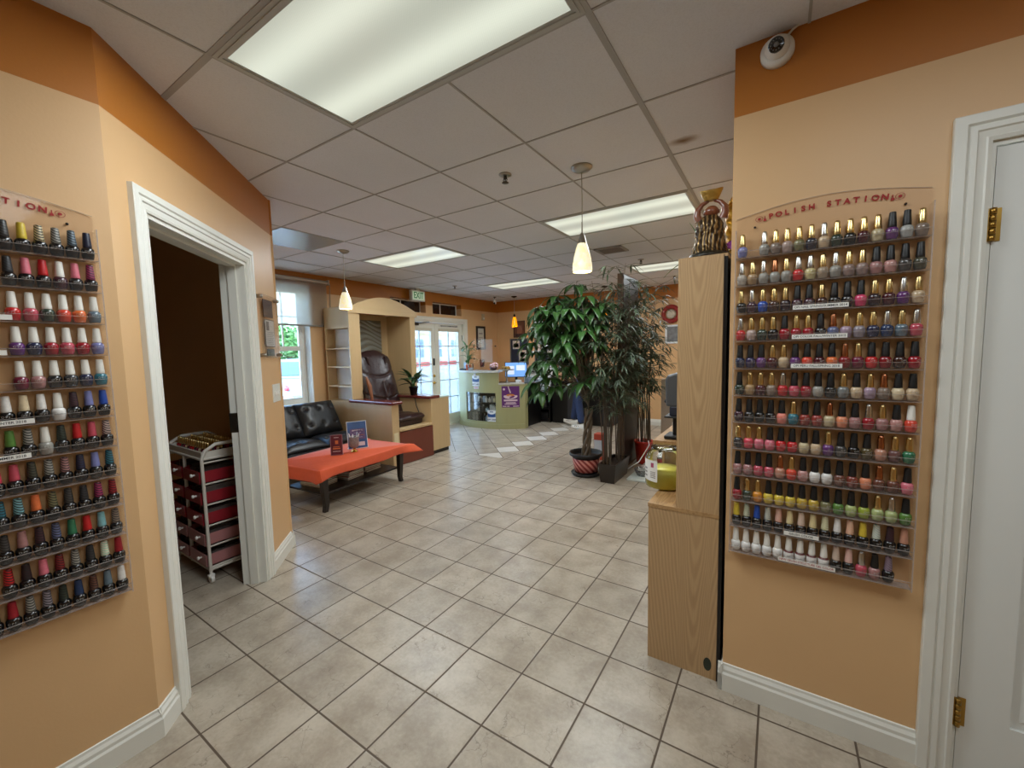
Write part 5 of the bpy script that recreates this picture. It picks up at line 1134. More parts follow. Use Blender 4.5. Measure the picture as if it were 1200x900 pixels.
framed('large dark picture with a glowing orange ball on the far wall', -4.41, -3.86, 1.77, 2.28, M_dkfr, mat('poster_night', (22,30,42), .35, noise=(4,.4)), 'far', .02, 'picture', [(.30,.72,.05,.42,mat('poster_bluegrey', (76,104,130), .4, noise=(8,.5))), (.30,.66,.50,.72,mat('poster_brown', (110,66,40), .4, noise=(9,.4)))])
framed('dark framed picture half hidden behind the money tree crown', -3.70, -3.15, 1.85, 2.30, M_dkfr, MATS['poster_night'], 'far', .02)
framed('small black and white picture on the far wall beside the tall cabinet', -1.72, -1.46, 1.50, 1.83, M_cw, mat('bw_picture', (120,122,124), .5, noise=(16,.8)), 'far', .03)
t = thing('festive_wreath', 'dark red round wreath hanging on the far wall beside the cabinet', 'wreath', (-1.62, FYW, 2.02))
mb = MB(); mb.tube([(-1.62+.13*cos(a*pi/12), FYW-.04, 2.02+.13*sin(a*pi/12)) for a in range(25)], .036, 8); mb.build('wreath', mat('wreath_red', (150,34,30), .6, noise=(20,.5)), t)
MB().sphere((-1.62, FYW-.03, 2.02), .08, 14, 10, (1,.3,1)).build('centre', mat('wreath_cream', (206,196,176), .6, noise=(16,.3)), t)
# back counter
t = thing('black_cabinet', 'tall-backed glossy black cabinet against the far wall', 'cabinet', (-3.4, 7.45, 0))
MB().box(-3.74, -2.55, 7.18, 7.70, .0, .80).build('body', M_blackl, t, bevel=.006); MB().box(-3.75, -2.53, 7.16, 7.71, .80, .83).build('top', mat('black_top', (22,22,24), .25), t); MB().box(-3.40, -3.25, 7.165, 7.18, .03, .78).build('door', mat('charcoal_door', (54,54,58), .35), t)
MB().box(-2.98, -2.60, 7.165, 7.18, .03, .78).build('door', M_blackl, t)
t = thing('equipment_shelf', 'black open shelf unit holding the printer under the drawer box', 'shelf unit', (-4.05, 7.45, 0))
for x in (-4.38, -3.80): MB().box(x, x+.03, 7.15, 7.70, 0, .55).build('side_panel', M_blackl, t)
for z in (.02, .25, .52): MB().box(-4.35, -3.80, 7.15, 7.70, z, z+.03).build('shelf', M_blackl, t)
MB().box(-4.35, -3.80, 7.68, 7.70, .05, .52).build('back_panel', M_blackl, t)
t = thing('drawer_box', 'clear and white two-drawer box on the black shelf unit', 'drawers', (-4.06, 7.38, .5505)); mb = MB(); x0, x1 = -4.37, -3.76
mb.box(x0, x0+.025, 7.16, 7.60, .551, .915); mb.box(x1-.025, x1, 7.16, 7.60, .551, .915)
for z in (.551, .725, .895): mb.box(x0, x1, 7.16, 7.60, z, z+.022)
mb.build('frame', M_cw, t)
for k, z in enumerate((.575, .749)): d = MB().box(x0+.03, x1-.03, 7.15, 7.58, z+.002, z+.14).build('drawer', mat('frosted_drawer', (166,178,186), .2, noise=(16,.6)), t); MB().box(-4.13, -4.0, 7.135, 7.15, z+.10, z+.125).build('handle', M_cw, d)
t = thing('printer', 'dark printer on the black shelf unit', 'printer', (-4.05, 7.38, .2805)); MB().box(-4.30, -3.87, 7.18, 7.58, .2805, .42).build('body', mat('printer_dark', (40,40,42), .4), t, bevel=.015); MB().box(-4.24, -3.93, 7.13, 7.2, .325, .335).build('paper_tray', mat('printer_tray', (120,122,124), .4), t); MB().box(-4.26, -3.9, 7.2, 7.55, .42, .445).build('lid', mat('printer_lid', (96,84,62), .4), t)
o = MB().box(-4.30, -3.85, 7.2, 7.6, .0505, .19).build('receiver_box', mat('receiver_black', (26,26,28), .35), None, bevel=.01); tag(o, 'black box on the bottom board of the black shelf unit', 'electronics')
t = thing('paper_organizer', 'white desk organizer with papers on top of the drawer box', 'organizer', (-4.18, 7.40, .918)); mb = MB()
for k in range(4): mb.box(-4.32, -4.02, 7.25, 7.5, .918+.05*k, .924+.05*k)
mb.box(-4.33, -4.32, 7.25, 7.5, .918, 1.08); mb.box(-4.02, -4.01, 7.25, 7.5, .918, 1.08); mb.box(-4.33, -4.01, 7.49, 7.5, .918, 1.08); mb.build('rack', mat('organizer_white', (214,210,200), .5), t); MB().box(-4.30, -4.05, 7.24, 7.45, .925, .95).build('papers', M_pp, t)
o = MB().prism([(-3.99,.918), (-3.78,.918), (-3.80,1.13), (-3.88,1.22), (-3.97,1.12)], 'y', 7.38, 7.44).build('folded_leaflet', mat('leaflet_white', (216,216,214), .5, noise=(18,.3))); tag(o, 'pale leaflet display standing beside the organizer on the drawer box', 'leaflet')
t = thing('flower_vase', 'small vase of pink blossoms on the black cabinet', 'flowers', (-3.52, 7.35, .8305)); MB().lathe([(.03,0), (.045,.05), (.02,.11), (.025,.12)], 16, (-3.52,7.35,.8305)).build('vase', mat('vase_dark', (50,44,44), .25), t); mb = MB()
for k in range(16): mb.sphere((-3.52+rg.gauss(0,.06), 7.35+rg.gauss(0,.05), .98+rg.random()*.12), .02, 8, 6)
mb.build('blossoms', mat('vase_blossom', (214,160,160), .6, noise=(30,.5)), t)
o = MB().box(-4.46, -4.41, 7.2, 7.5, .0, .12).build('red_box', mat('red_box', (186,40,50), .4), None, bevel=.01); tag(o, 'small red box on the floor between the counter and the black shelf unit', 'box')
t = thing('wall_phone', 'dark red phone shape hanging on the far corner wall above the counter', 'phone', (WX, 7.10, 1.12)); MB().box(WX, WX+.03, 7.04, 7.16, 1.10, 1.26).build('body', mat('phone_red', (110,40,34), .4), t, bevel=.01); MB().tube([(WX+.045, 7.07, 1.11), (WX+.06, 7.10, 1.18), (WX+.045, 7.13, 1.25)], [.018,.012,.018], 8).build('handset', mat('handset_dark', (60,24,22), .4), t)
t = thing('wall_chime', 'small beige sensor box high on the wall above the certificate', 'sensor', (WX, 7.17, 2.16)); MB().box(WX, WX+.04, 7.13, 7.21, 2.10, 2.24).build('body', mat('sensor_beige', (200,180,146), .5), t, bevel=.01); MB().box(WX+.04, WX+.043, 7.15, 7.19, 2.12, 2.16).build('lens', M_white, t)
# ------------------------------------------------------------ tall oak cabinet end, low counter, what stands on them
t = thing('display_cabinet', 'tall narrow oak cabinet with black side standing on a low oak counter', 'cabinet', (-.32, 2.2, 0))
MB().box(-.362, -.192, 1.850, 1.868, .735, 1.797).build('front_panel', M_oak, t); MB().box(-.190, -.178, 1.852, 2.52, .0, 1.793).build('side_panel', M_blackl, t)
MB().box(-.362, -.344, 1.868, 2.52, .735, 1.793).build('side_panel', M_oak, t); MB().box(-.362, -.178, 1.851, 2.52, 1.793, 1.805).build('top', M_oak, t)
MB().box(-.192, -.1895, 1.849, 1.852, 0, 1.80).build('edge_strip', mat('edge_dark', (60,44,30), .5), t)
mb = MB(); ov = lambda cx, cz, rx, rz: None
MB().box(-.480, -.192, 1.850, 1.870, 0, .720).build('low_front_panel', M_oak, t); MB().box(-.482, -.192, 1.848, 2.56, .720, .737).build('low_top', wood_mat('oak_laminate_flat', (190,152,104), (150,112,70), axis='y'), t); MB().box(-.480, -.462, 1.87, 2.55, 0, .72).build('low_side_panel', M_oak, t)
mb = MB(); n = 14; vs = [(-.226+.016*cos(2*pi*k/n), 1.8495, .064+.030*sin(2*pi*k/n)) for k in range(n)]; mb.add(vs, [tuple(range(n-1, -1, -1))]); mb.build('cable_hole', mat('hole_dark_green', (44,50,38), .8), t, solid=.0004)
# glass jar of yellow lotion
c = Vector((-.470, 2.115, .7375)); t = thing('lotion_jar', 'large clear jar of yellow lotion with a white label on the low counter', 'jar', c)
M_jar = clear_mat('jar_plastic', (.97,.98,.975), .9, .04); r = .092
MB().lathe([(r*.80,0), (r*.95,.006), (r,.02), (r,.150), (r*.93,.172), (r*.70,.186), (r*.68,.194)], 32, c, cap=False).build('jar', M_jar, t)
MB().lathe([(0,.004), (r*.90,.006), (r*.955,.02), (r*.955,.095), (0,.096)], 32, c, cap=False).build('lotion', mat('yellow_lotion', (236,226,96), .35, noise=(10,.12)), t)
MB().lathe([(r*.70,.1945), (r*.72,.197), (r*.71,.203), (0,.204)], 28, c).build('lid', M_jar, t)
L = MB(); L.grid(lambda u, v: (c.x+(r+.0012)*cos(radians(200+62*u)), c.y+(r+.0012)*sin(radians(200+62*u)), c.z+.042+.105*v), 12, 4); l = L.build('label', M_paper, t)
def onj(a0, a1, z0, z1, m_, nm): MB().grid(lambda u, v: (c.x+(r+.0020)*cos(radians(a0+(a1-a0)*u)), c.y+(r+.0020)*sin(radians(a0+(a1-a0)*u)), c.z+z0+(z1-z0)*v), 8, 2).build(nm, m_, l)
onj(240, 250, .112, .135, mat('label_pink', (176,84,110), .5), 'printed_mark')
for k in range(4): onj(238, 256, .060+.009*k, .064+.009*k, MATS['print_grey'], 'printed_line')
for k in range(3): onj(206, 224, .060+.018*k, .070+.018*k, MATS['print_grey'], 'printed_line')
# raised wooden shelf with the grey device and towels behind the jar
t = thing('wooden_shelf', 'oak shelf standing behind the yellow lotion jar', 'shelf', (-.46, 2.6, .737)); M_oakf = MATS['oak_laminate_flat']
MB().box(-.600, -.372, 2.40, 2.96, .880, .905).build('top', M_oakf, t); MB().box(-.588, -.572, 2.58, 2.94, 0, .880).build('side_panel', M_oak, t); MB().box(-.40, -.384, 2.58, 2.94, 0, .880).build('side_panel', M_oak, t)
p = Vector((-.475, 2.52, .9055)); t = thing('nail_lamp', 'grey device on a black stand behind the yellow lotion jar', 'device', p)
MB().box(p.x-.075, p.x+.09, p.y-.07, p.y+.07, p.z, p.z+.022).build('foot', M_black, t, bevel=.006); MB().box(p.x-.035, p.x+.012, p.y-.03, p.y+.03, p.z+.02, p.z+.125).build('stem', M_black, t, bevel=.004); MB().box(p.x-.075, p.x+.10, p.y-.07, p.y+.07, p.z+.125, p.z+.135).build('plate', M_black, t, bevel=.003)
MB().box(p.x-.050, p.x+.09, p.y-.05, p.y+.05, p.z+.135, p.z+.19).build('neck', mat('device_navy', (44,50,66), .4), t, bevel=.006)
mb = MB(); n = 10; poly = [(-.070,.19), (.10,.19), (.10,.375), (-.02,.385)] + [(-.078+.03*(1-cos(k*pi/8)), .375+.0*k) for k in ()] + [(-.060,.372), (-.075,.35)]
MB().prism([(p.x+x, p.z+z) for x, z in poly], 'y', p.y-.055, p.y+.055).build('head', mat('device_grey', (84,88,94), .4), t, bevel=.012); MB().sphere((p.x-.078, p.y, p.z+.215), .012, 10, 8).build('knob', M_black, t)
for k in range(5):
    x, y, z = [(-.545, 2.86, .9055), (-.47, 2.87, .9055), (-.52, 2.865, .966), (-.45, 2.87, .967), (-.485, 2.865, 1.028)][k]
    o = MB().tube([(x, y-.07, z+.031), (x, y+.07, z+.031)], .031, 16).build('rolled_towel', mat('white_towel', (228,226,222), .9, bump=(90,.6)), None, bevel=.006)
    tag(o, ['bottom white rolled towel at the outer edge of the oak shelf', 'bottom white rolled towel close behind the grey device', 'second-layer white rolled towel at the outer edge of the shelf', 'second-layer white rolled towel close behind the grey device', 'topmost white rolled towel of the stack on the oak shelf'][k], 'towel', 'rolled towels on the oak shelf')
# statue on the cabinet: a seated figure seen from behind lifting a golden ingot
c = Vector((-.262, 1.975, 1.8055)); t = thing('figure_statue', 'bronze robed statue lifting a golden ingot on top of the tall cabinet', 'statue', c)
M_robe, b_ = newmat('bronze_robe'); pp, x, y, z = b_.obj(); mpp = b_.N.new('ShaderNodeMapping'); b_.L.new(pp, mpp.inputs[0]); mpp.inputs['Scale'].default_value = (1, 1, .45); wv = b_.noise(mpp.outputs[0], 20, 2, .4); lines = b_.ss(b_.m('SINE', b_.m('ADD', b_.m('MULTIPLY', wv, 20), b_.m('MULTIPLY', x, 420))), -.2, .8)
b_.L.new(b_.mix(lines, s2l((52,38,24)), s2l((150,122,78))), b_.P.inputs['Base Color']); b_.P.inputs['Roughness'].default_value = .32; b_.P.inputs['Metallic'].default_value = .55
b_.L.new(b_.bump(lines, .5, .004), b_.P.inputs['Normal'])
M_skin = mat('statue_brown', (122,66,40), .32, coat=.4); M_base = mat('statue_base', (40,36,26), .35, .4, noise=(30,.6), bump=(40,.6))
mb = MB(); mb.lathe([(.088,0), (.094,.012), (.086,.026), (.060,.036), (0,.040)], 28, c, sx=.88); mb.build('base', M_base, t)
mb = MB()
def robe(u, v):
    a = 2*pi*u; w = [.074,.070,.064,.061,.060,.058,.050,.034][min(7, int(v*7))]; w2 = [.074,.070,.064,.061,.060,.058,.050,.034][min(7, int(v*7)+1)]; f = v*7-int(v*7); r = w+(w2-w)*f
    r *= 1+.07*sin(a*9+6*sin(v*5))*(1-v*.7)+.03*sin(a*17+v*20); return (c.x+r*cos(a)*.88, c.y+r*sin(a)*.85, c.z+.032+.178*v-.006*sin(a*5)*(1-v))
mb.grid(robe, 96, 40); mb.build('robe', M_robe, t)
mb = MB(); mb.sphere(c+Vector((.006, 0, .232)), .027, 20, 14, (1,1,1.08)); hd = mb.build('head', M_skin, t)
MB().sphere(c+Vector((.006-.027, .0, .230)), .007, 8, 6, (.5,1,1.4)).sphere(c+Vector((.006+.027, .0, .230)), .007, 8, 6, (.5,1,1.4)).build('ears', M_skin, hd)
for s_ in (-1, 1):
    pts = [c+Vector((s_*.044+.004, 0, .195)), c+Vector((s_*.052+.004, -.004, .222)), c+Vector((s_*.050+.004, 0, .250)), c+Vector((s_*.034+.004, .002, .274)), c+Vector((s_*.020+.004, .004, .283))]
    a_ = MB().tube(pts, [.017,.014,.012,.010,.009], 12).build('arm', M_skin, t); mb = MB(); h0 = pts[-1]
    mb.sphere(h0, .010, 10, 8, (1.2,1,.7))
    for k in range(5): d = Vector((-s_*(.012+.002*(k % 2)), -.010+.005*k, .006)); mb.tube([h0, h0+d*.6, h0+d], [.0035,.003,.002], 6)
    mb.build('hand', M_skin, a_)
mb = MB(); n = 28
def ing(u, v):
    a = 2*pi*u; r = .024+.018*v; lift = .010*cos(a)**2*v*v; return (c.x+.004+r*cos(a)*1.05, c.y+r*sin(a)*.62, c.z+.286+.042*v+lift)
mb.grid(ing, 28, 8); mb.lathe([(0,.286), (.024,.286)], 28, c+Vector((.004,0,0)), sx=1.05, sy=.62, cap=False); mb.lathe([(.0,.328), (.026,.322), (.043,.330)], 28, c+Vector((.004,0,0)), sx=1.0, sy=.6, cap=False); mb.build('gold_ingot', mat('antique_gold', (176,140,66), .35, .7, noise=(40,.3), bump=(60,.4)), t)
t.scale = (1.04, 1.04, .87)
# gilded ornament and orchid beside it
c = Vector((-.180, 2.13, 1.8055)); t = thing('gold_ornament', 'gilded carved ornament partly hidden behind the wall corner beside the statue', 'ornament', c)
MB().lathe([(.026,0), (.030,.01), (.020,.03), (.028,.06)], 20, c).build('foot', M_gold, t)
MB().grid(lambda u, v: (c.x+(.026+.018*sin(pi*v)+.005*sin(8*v*pi+3*u*2*pi)+.004*sin(u*14*pi))*cos(2*pi*u)*.8, c.y+(.026+.018*sin(pi*v)+.005*sin(8*v*pi+3*u*2*pi))*sin(2*pi*u), c.z+.055+.21*v), 48, 48).build('carved_body', mat('gilded', (196,142,44), .3, .85, noise=(50,.35), bump=(40,.7)), t)
MB().lathe([(.030,.262), (.020,.285), (.008,.305), (0,.31)], 16, c).build('finial', M_gold, t)
c = Vector((-.285, 2.28, 1.8055)); t = thing('orchid', 'purple orchid with long arching leaves behind the statue on the cabinet', 'plant', c)
MB().lathe([(.04,0), (.05,.06), (.053,.06), (.045,.055), (.0,.05)], 20, c).build('pot', mat('orchid_pot', (70,60,44), .4), t); mb = MB()
for d, L_, dr in (((-1,-.35,.55), .26, 1.5), ((-.45,-.15,1.0), .22, .3), ((-1,.3,.5), .20, 1.4), ((.6,.5,.9), .2, 1.0), ((-.2,.6,1), .2, .8)): broad_leaf(mb, c+Vector((0,0,.055)), d, L_, .026, dr, n=10)
mb.build('leaves', M_leafm, t, solid=.0015); st = [c+Vector((.0,0,.05)), c+Vector((.06,-.06,.10)), c+Vector((.100,-.20,.085)), c+Vector((.108,-.30,.062))]
MB().tube(st, .0025, 6).build('flower_stem', M_leafm, t); mb = MB()
for q in range(5):
    o_ = c+Vector((.103+.006*(q % 2), -.19-.028*q, .085-.008*q))
    for k in range(5): a = 2*pi*k/5; broad_leaf(mb, o_, (cos(a)*.8, -.5, sin(a)), .020, .016, .3, up=Vector((0,1,0)), n=4)
mb.build('blossoms', mat('orchid_purple', (176,86,190), .5), t, solid=.001)
# ------------------------------------------------------------ dark screen panel and the plants around it
t = thing('mirror_panel', 'tall dark freestanding panel rising behind the bamboo plants', 'panel', (-1.55, 4.98, 0))
MB().box(-1.575, -1.515, 4.68, 5.30, .0, 2.29).build('frame', mat('panel_frame_brown', (92,72,58), .8, spec=.2), t); MB().box(-1.5152, -1.509, 4.70, 5.28, .03, 2.275).build('dark_face', mat('panel_dark_glass', (13,13,13), .42), t)
M_cane = mat('bamboo_cane', (78,66,52), .6, noise=(18,.4)); M_bleaf = mat('bamboo_leaf', (70,84,62), .5, noise=(7,.4), coat=.1)
def bamboo(mb_c, mb_l, box, h, n, seed, leaves, top, spread, canew=.009):
    rg = random.Random(seed); x0, x1, y0, y1, z0 = box
    for k in range(n):
        x, y = rg.uniform(x0, x1), rg.uniform(y0, y1); hh = h*rg.uniform(.72, 1.0); lx, ly = rg.gauss(0, spread), rg.gauss(0, spread)
        pts = [Vector((x+lx*q*q, y+ly*q*q, z0+(hh-z0)*q)) for q in (0,.2,.4,.6,.8,1)]; mb_c.tube(pts, [canew,canew,canew*.9,canew*.7,canew*.5,canew*.25], 7)
        for j in range(leaves):
            q = rg.uniform(top, 1.0); b0 = Vector((x+lx*q*q, y+ly*q*q, z0+(hh-z0)*q)); a = rg.uniform(0, 2*pi); tw_ = b0+Vector((cos(a), sin(a), .35))*rg.uniform(.05,.24); mb_c.tube([b0, tw_], [.0025,.0012], 4)
            for m_ in range(rg.randint(4, 6)):
                a2 = a+rg.uniform(-1.2,1.2); broad_leaf(mb_l, tw_, (cos(a2), sin(a2), rg.uniform(-.4,.7)), rg.uniform(.10,.19), rg.uniform(.014,.022), rg.uniform(.5,1.3), n=3)
t = thing('bamboo_plant', 'artificial bamboo with dark canes in a black square planter', 'plant', (-1.505, 4.36, 0))
mb = MB(); x0, x1, y0, y1 = -1.605, -1.410, 4.12, 4.60
def planter(mb, x0, x1, y0, y1, h, tp=.02, th=.012):
    lo = [(x0+tp,y0+tp),(x1-tp,y0+tp),(x1-tp,y1-tp),(x0+tp,y1-tp)]; hi = [(x0,y0),(x1,y0),(x1,y1),(x0,y1)]; inn = [(x0+th,y0+th),(x1-th,y0+th),(x1-th,y1-th),(x0+th,y1-th)]
    vs = [(a,b,0) for a,b in lo]+[(a,b,h) for a,b in hi]+[(a,b,h) for a,b in inn]+[(a,b,h-.04) for a,b in inn]; fs = [(3,2,1,0)]
    for q in range(3): fs += [(4*q+k, 4*q+(k+1) % 4, 4*q+4+(k+1) % 4, 4*q+4+k) for k in range(4)]
    return mb.add(vs, fs)
planter(mb, x0, x1, y0, y1, .205); mb.build('planter', mat('planter_black_brown', (38,30,24), .35, coat=.2), t, bevel=.003); MB().box(x0+.013, x1-.013, y0+.013, y1-.013, .12, .172).build('soil', M_soil, t)
cm, lm = MB(), MB(); bamboo(cm, lm, (-1.588,-1.43,4.15,4.57,.17), 2.32, 18, 8, 24, .36, .20, .0065); cm.build('canes', M_cane, t); lm.build('foliage', M_bleaf, t, solid=.0008)
t = thing('bamboo_plant', 'artificial bamboo in a bright red pot behind the dark panel', 'plant', (-1.38, 5.10, 0)); c = Vector((-1.385, 5.12, 0))
MB().lathe([(.085,0), (.09,.005), (.115,.26), (.122,.262), (.122,.285), (.112,.285), (.105,.25), (0,.245)], 28, c).build('pot', mat('red_pot', (188,44,30), .35, coat=.3), t)
cm, lm = MB(), MB(); bamboo(cm, lm, (-1.46,-1.31,5.05,5.19,.24), 2.22, 14, 12, 22, .42, .20, .0065); cm.build('canes', M_cane, t); lm.build('foliage', M_bleaf, t, solid=.0008)
# money tree in the striped pot
c = Vector((-1.83, 4.33, 0)); t = thing('money_tree', 'leafy green money tree in a black pot with red striped wrap', 'plant', c)
MB().lathe([(.155,0), (.160,.012), (.172,.028), (.165,.034), (0,.034)], 32, c).build('saucer', M_black, t)
M_wrap, b_ = newmat('striped_wrap'); pp, x, y, z = b_.obj(); ang = b_.m('ARCTAN2', b_.m('SUBTRACT', y, 0.0), b_.m('SUBTRACT', x, 0.0))
sw = b_.m('SINE', b_.m('ADD', b_.m('MULTIPLY', ang, 14.0), b_.m('MULTIPLY', z, 95.0))); b_.L.new(b_.mix(b_.ss(sw, -.25, .25), s2l((150,44,46)), s2l((222,150,140))), b_.P.inputs['Base Color']); b_.P.inputs['Roughness'].default_value = .4
MB().lathe([(.120,.034), (.128,.036), (.158,.225), (.185,.228), (.190,.236), (.190,.262), (.178,.262), (.165,.23), (.158,.21), (0,.205)], 36, c).build('pot', M_black, t)
MB().lathe([(.1315,.048), (.1565,.200)], 36, c, cap=False).build('striped_wrap', M_wrap, t, solid=.002); MB().lathe([(.150,.212), (0,.216)], 24, c, cap=False).build('soil', M_soil, t)
rg = random.Random(21); tr = MB(); lf = MB(); tops = []
for k in range(4):
    a = k*pi/2; pts = [c+Vector((.035*cos(a+q*5), .035*sin(a+q*5), .21+.55*q)) + Vector((.04*q, 0, 0)) for q in [i/10 for i in range(11)]]; tr.tube(pts, [.022-.008*i/10 for i in range(11)], 8)
    top = pts[-1]
ctr_ = top
targets = []
for k in range(84):
    a = rg.uniform(0, 2*pi); rr = rg.random()**.55; targets.append(Vector((-2.02+.42*rr*cos(a), 4.28+.40*rr*sin(a), 1.16+.92*rg.random()**.8-.25*rr*rr)))
for tx in ((-2.50,4.22,1.62), (-2.46,4.30,1.40), (-2.40,4.1,1.50), (-2.30,4.15,1.30), (-2.34,4.25,1.90), (-1.92,4.28,2.12), (-1.6,4.3,1.9), (-2.2,4.0,1.15), (-2.05,4.05,1.02), (-2.42,4.35,1.75), (-1.75,4.1,1.05)): targets.append(Vector(tx))
for T in targets:
    b0 = c+Vector((.035,0,.62+.14*rg.random())); T = T+Vector((0,0,.02)); mid = (b0+T)/2+Vector((0,0,.16)); tr.tube([b0, b0+Vector((0,0,.16)), mid+Vector((0,0,.06)), T], [.008,.007,.005,.003], 5); a0 = rg.uniform(0, 2*pi); out = (T-b0).normalized()
    for m_ in range(rg.randint(6, 7)):
        a = a0+2*pi*m_/6.5; d = Vector((cos(a), sin(a), .05))*.9+out*.5; broad_leaf(lf, T, d, rg.uniform(.18,.30), rg.uniform(.060,.085), rg.uniform(1.7,2.8), n=6)
tr.build('stems', mat('money_tree_stem', (112,100,84), .7, noise=(14,.3)), t); lf.build('foliage', mat('money_tree_leaf', (54,92,40), .40, coat=.08, noise=(6,.4)), t, solid=.001)
# clutter on the floor beside the planter
o = MB().box(-1.36, -.62, 4.33, 5.10, .0005, .022).build('floor_mat', mat('pale_tray_mat', (206,216,212), .3), None, bevel=.005); tag(o, 'pale glossy mat on the floor beside the black planter', 'mat')
for k, (x, y, r, nm, m_) in enumerate(((-1.235, 4.52, .095, 'clear plastic bowl on the pale floor mat beside the planter', clear_mat('bowl_clear', (.88,.89,.88), 1, .05, haze=.12)), (-1.22, 4.80, .11, 'shallow white dish on the pale floor mat near the red pot', mat('dish_white', (220,222,220), .3)))):
    o = MB().lathe([(r*.6,0), (r*.7,.004), (r,.075 if k == 0 else .03), (r*.97,.075 if k == 0 else .03), (r*.66,.008), (0,.007)], 28, (x, y, .0225)).build('bowl', m_); tag(o, nm, 'bowl')
o = MB().tube([(-1.425, 4.60, .05), (-1.37, 4.55, .10), (-1.33, 4.70, .12), (-1.30, 4.82, .20), (-1.27, 4.92, .28), (-1.30, 4.99, .31)], .006, 6).build('white_cable', M_cw); tag(o, 'white cable looping from the black planter up to the red pot', 'cable')
t = thing('oil_bottle', 'small clear bottle with red label on the floor mat by the red pot', 'bottle', (-1.16, 4.98, .0225)); MB().lathe([(.03,0), (.034,.01), (.034,.11), (.014,.15), (.014,.17)], 16, (-1.16, 4.98, .0225)).build('bottle', clear_mat('bottle_clear', (.8,.84,.86), 1, .05, haze=.15), t); MB().lathe([(.0345,.04), (.0345,.09)], 16, (-1.16,4.98,.0225), cap=False).build('label', mat('label_red', (170,60,60), .5), t); MB().lathe([(.016,.168), (.016,.19), (0,.191)], 12, (-1.16,4.98,.0225)).build('cap', M_black, t)
t = thing('floor_box', 'orange-red box standing on the floor behind the money tree pot', 'box', (-1.93, 5.02, 0)); MB().box(-1.99, -1.87, 4.97, 5.09, 0, .34).build('box', mat('box_orange_red', (200,76,50), .5), t, bevel=.006); MB().box(-1.985, -1.875, 4.968, 4.972, .06, .26).build('white_label', M_cw, t)
# ------------------------------------------------------------ half wall and the person at the back
struct(MB().box(-1.30, RX0, 5.62, 5.74, 0, 1.02).build('wall_half', mat('half_wall_grey', (176,160,140), .6)), 'low grey-beige half wall behind the red pot')
def skin_body(name, verts, edges, m, parent, sub=2):
    """verts: (x, y, z, r) ; one continuous skinned surface"""
    o0 = parent_loc(parent); me = bpy.data.meshes.new(name); me.from_pydata([(v[0]-o0.x, v[1]-o0.y, v[2]-o0.z) for v in verts], edges, []); me.materials.append(m)
    o = bpy.data.objects.new(name, me); COL.objects.link(o); o.parent = parent
    s = o.modifiers.new('skin', 'SKIN'); s.use_smooth_shade = True; sv = me.skin_vertices
    if not sv: me.attributes.new('skin_tmp', 'FLOAT', 'POINT'); 
    ly = me.skin_vertices[0] if me.skin_vertices else None
    if ly is None:
        bm = bmesh.new(); bm.from_mesh(me); bm.verts.layers.skin.verify(); bm.to_mesh(me); bm.free(); ly = me.skin_vertices[0]
    for i, v in enumerate(verts): r = v[3] if not isinstance(v[3], tuple) else v[3]; ly.data[i].radius = (r, r) if not isinstance(r, tuple) else r; ly.data[i].use_root = (i == 0)
    ss = o.modifiers.new('subsurf', 'SUBSURF'); ss.levels = sub; ss.render_levels = sub; return o
C0 = Vector((-2.98, 6.93, 0)); person = thing('person', 'person in a red top and blue jeans standing behind the money tree', 'person', C0)
def B(f, s_, z): return (C0.x-f, C0.y-s_, z)      # f towards the window wall, s_ to the person's side, z up
M_sk = mat('skin', (190,140,112), .5); M_jean = mat('blue_jeans', (46,62,100), .85, noise=(30,.3)); M_shirt = mat('red_shirt', (176,46,36), .8, noise=(20,.15)); M_hair = mat('dark_hair', (30,24,22), .5); M_shoe = mat('sneaker_white', (226,222,212), .6)
V = []; E_ = []
def v(f, s_, z, r): V.append(B(f, s_, z)+(r,)); return len(V)-1
pel = v(.0,0,.92,.115); wai = v(.0,0,1.06,.10); ch = v(.02,0,1.24,.115); sh = v(.02,0,1.38,.085); nk = v(.03,0,1.46,.048); hb = v(.04,0,1.53,.075); hm = v(.05,0,1.60,.088); ht = v(.045,0,1.68,.06)
E_ += [(pel,wai),(wai,ch),(ch,sh),(sh,nk),(nk,hb),(hb,hm),(hm,ht)]
nose = v(.145,0,1.585,.012); E_.append((hm,nose)); chin = v(.105,0,1.515,.028); E_.append((hb,chin))
for s_, arm in ((1, ((.04,.27,1.13,.038),(.22,.20,1.02,.030),(.28,.18,1.00,.022))), (-1, ((.0,-.26,1.12,.038),(.12,-.24,.94,.030),(.18,-.23,.90,.022)))):
    a = v(.02,s_*.17,1.37,.058); E_.append((sh,a)); p0 = a
    for q in arm: n_ = v(*q); E_.append((p0,n_)); p0 = n_
    w = V[p0]; f0, s0, z0 = C0.x-w[0], C0.y-w[1], w[2]
    pm = v(f0+.055, s0, z0-.01, .026); E_.append((p0,pm))
    for k, (ds, L_) in enumerate(((-.026,.055),(-.009,.065),(.008,.062),(.024,.048))):
        m1 = v(f0+.055+L_*.55, s0+ds, z0-.016, .009); m2 = v(f0+.055+L_, s0+ds, z0-.034, .008); E_ += [(pm,m1),(m1,m2)]
    th = v(f0+.035, s0-s_*.036, z0-.012, .011); th2 = v(f0+.065, s0-s_*.044, z0-.022, .009); E_ += [(p0,th),(th,th2)]
for s_, leg in ((1, ((.04,.10,.50,.062),(-.02,.11,.11,.042))), (-1, ((.16,-.09,.52,.062),(.24,-.09,.13,.042)))):
    hp = v(.0,s_*.09,.86,.092); E_.append((pel,hp)); p0 = hp
    for q in leg: n_ = v(*q); E_.append((p0,n_)); p0 = n_
skin_body('body', V, E_, M_sk, person)
V = []; E_ = []
pel = v(0,0,.93,.128); hl = v(0,0,1.0,.125); E_.append((pel,hl))
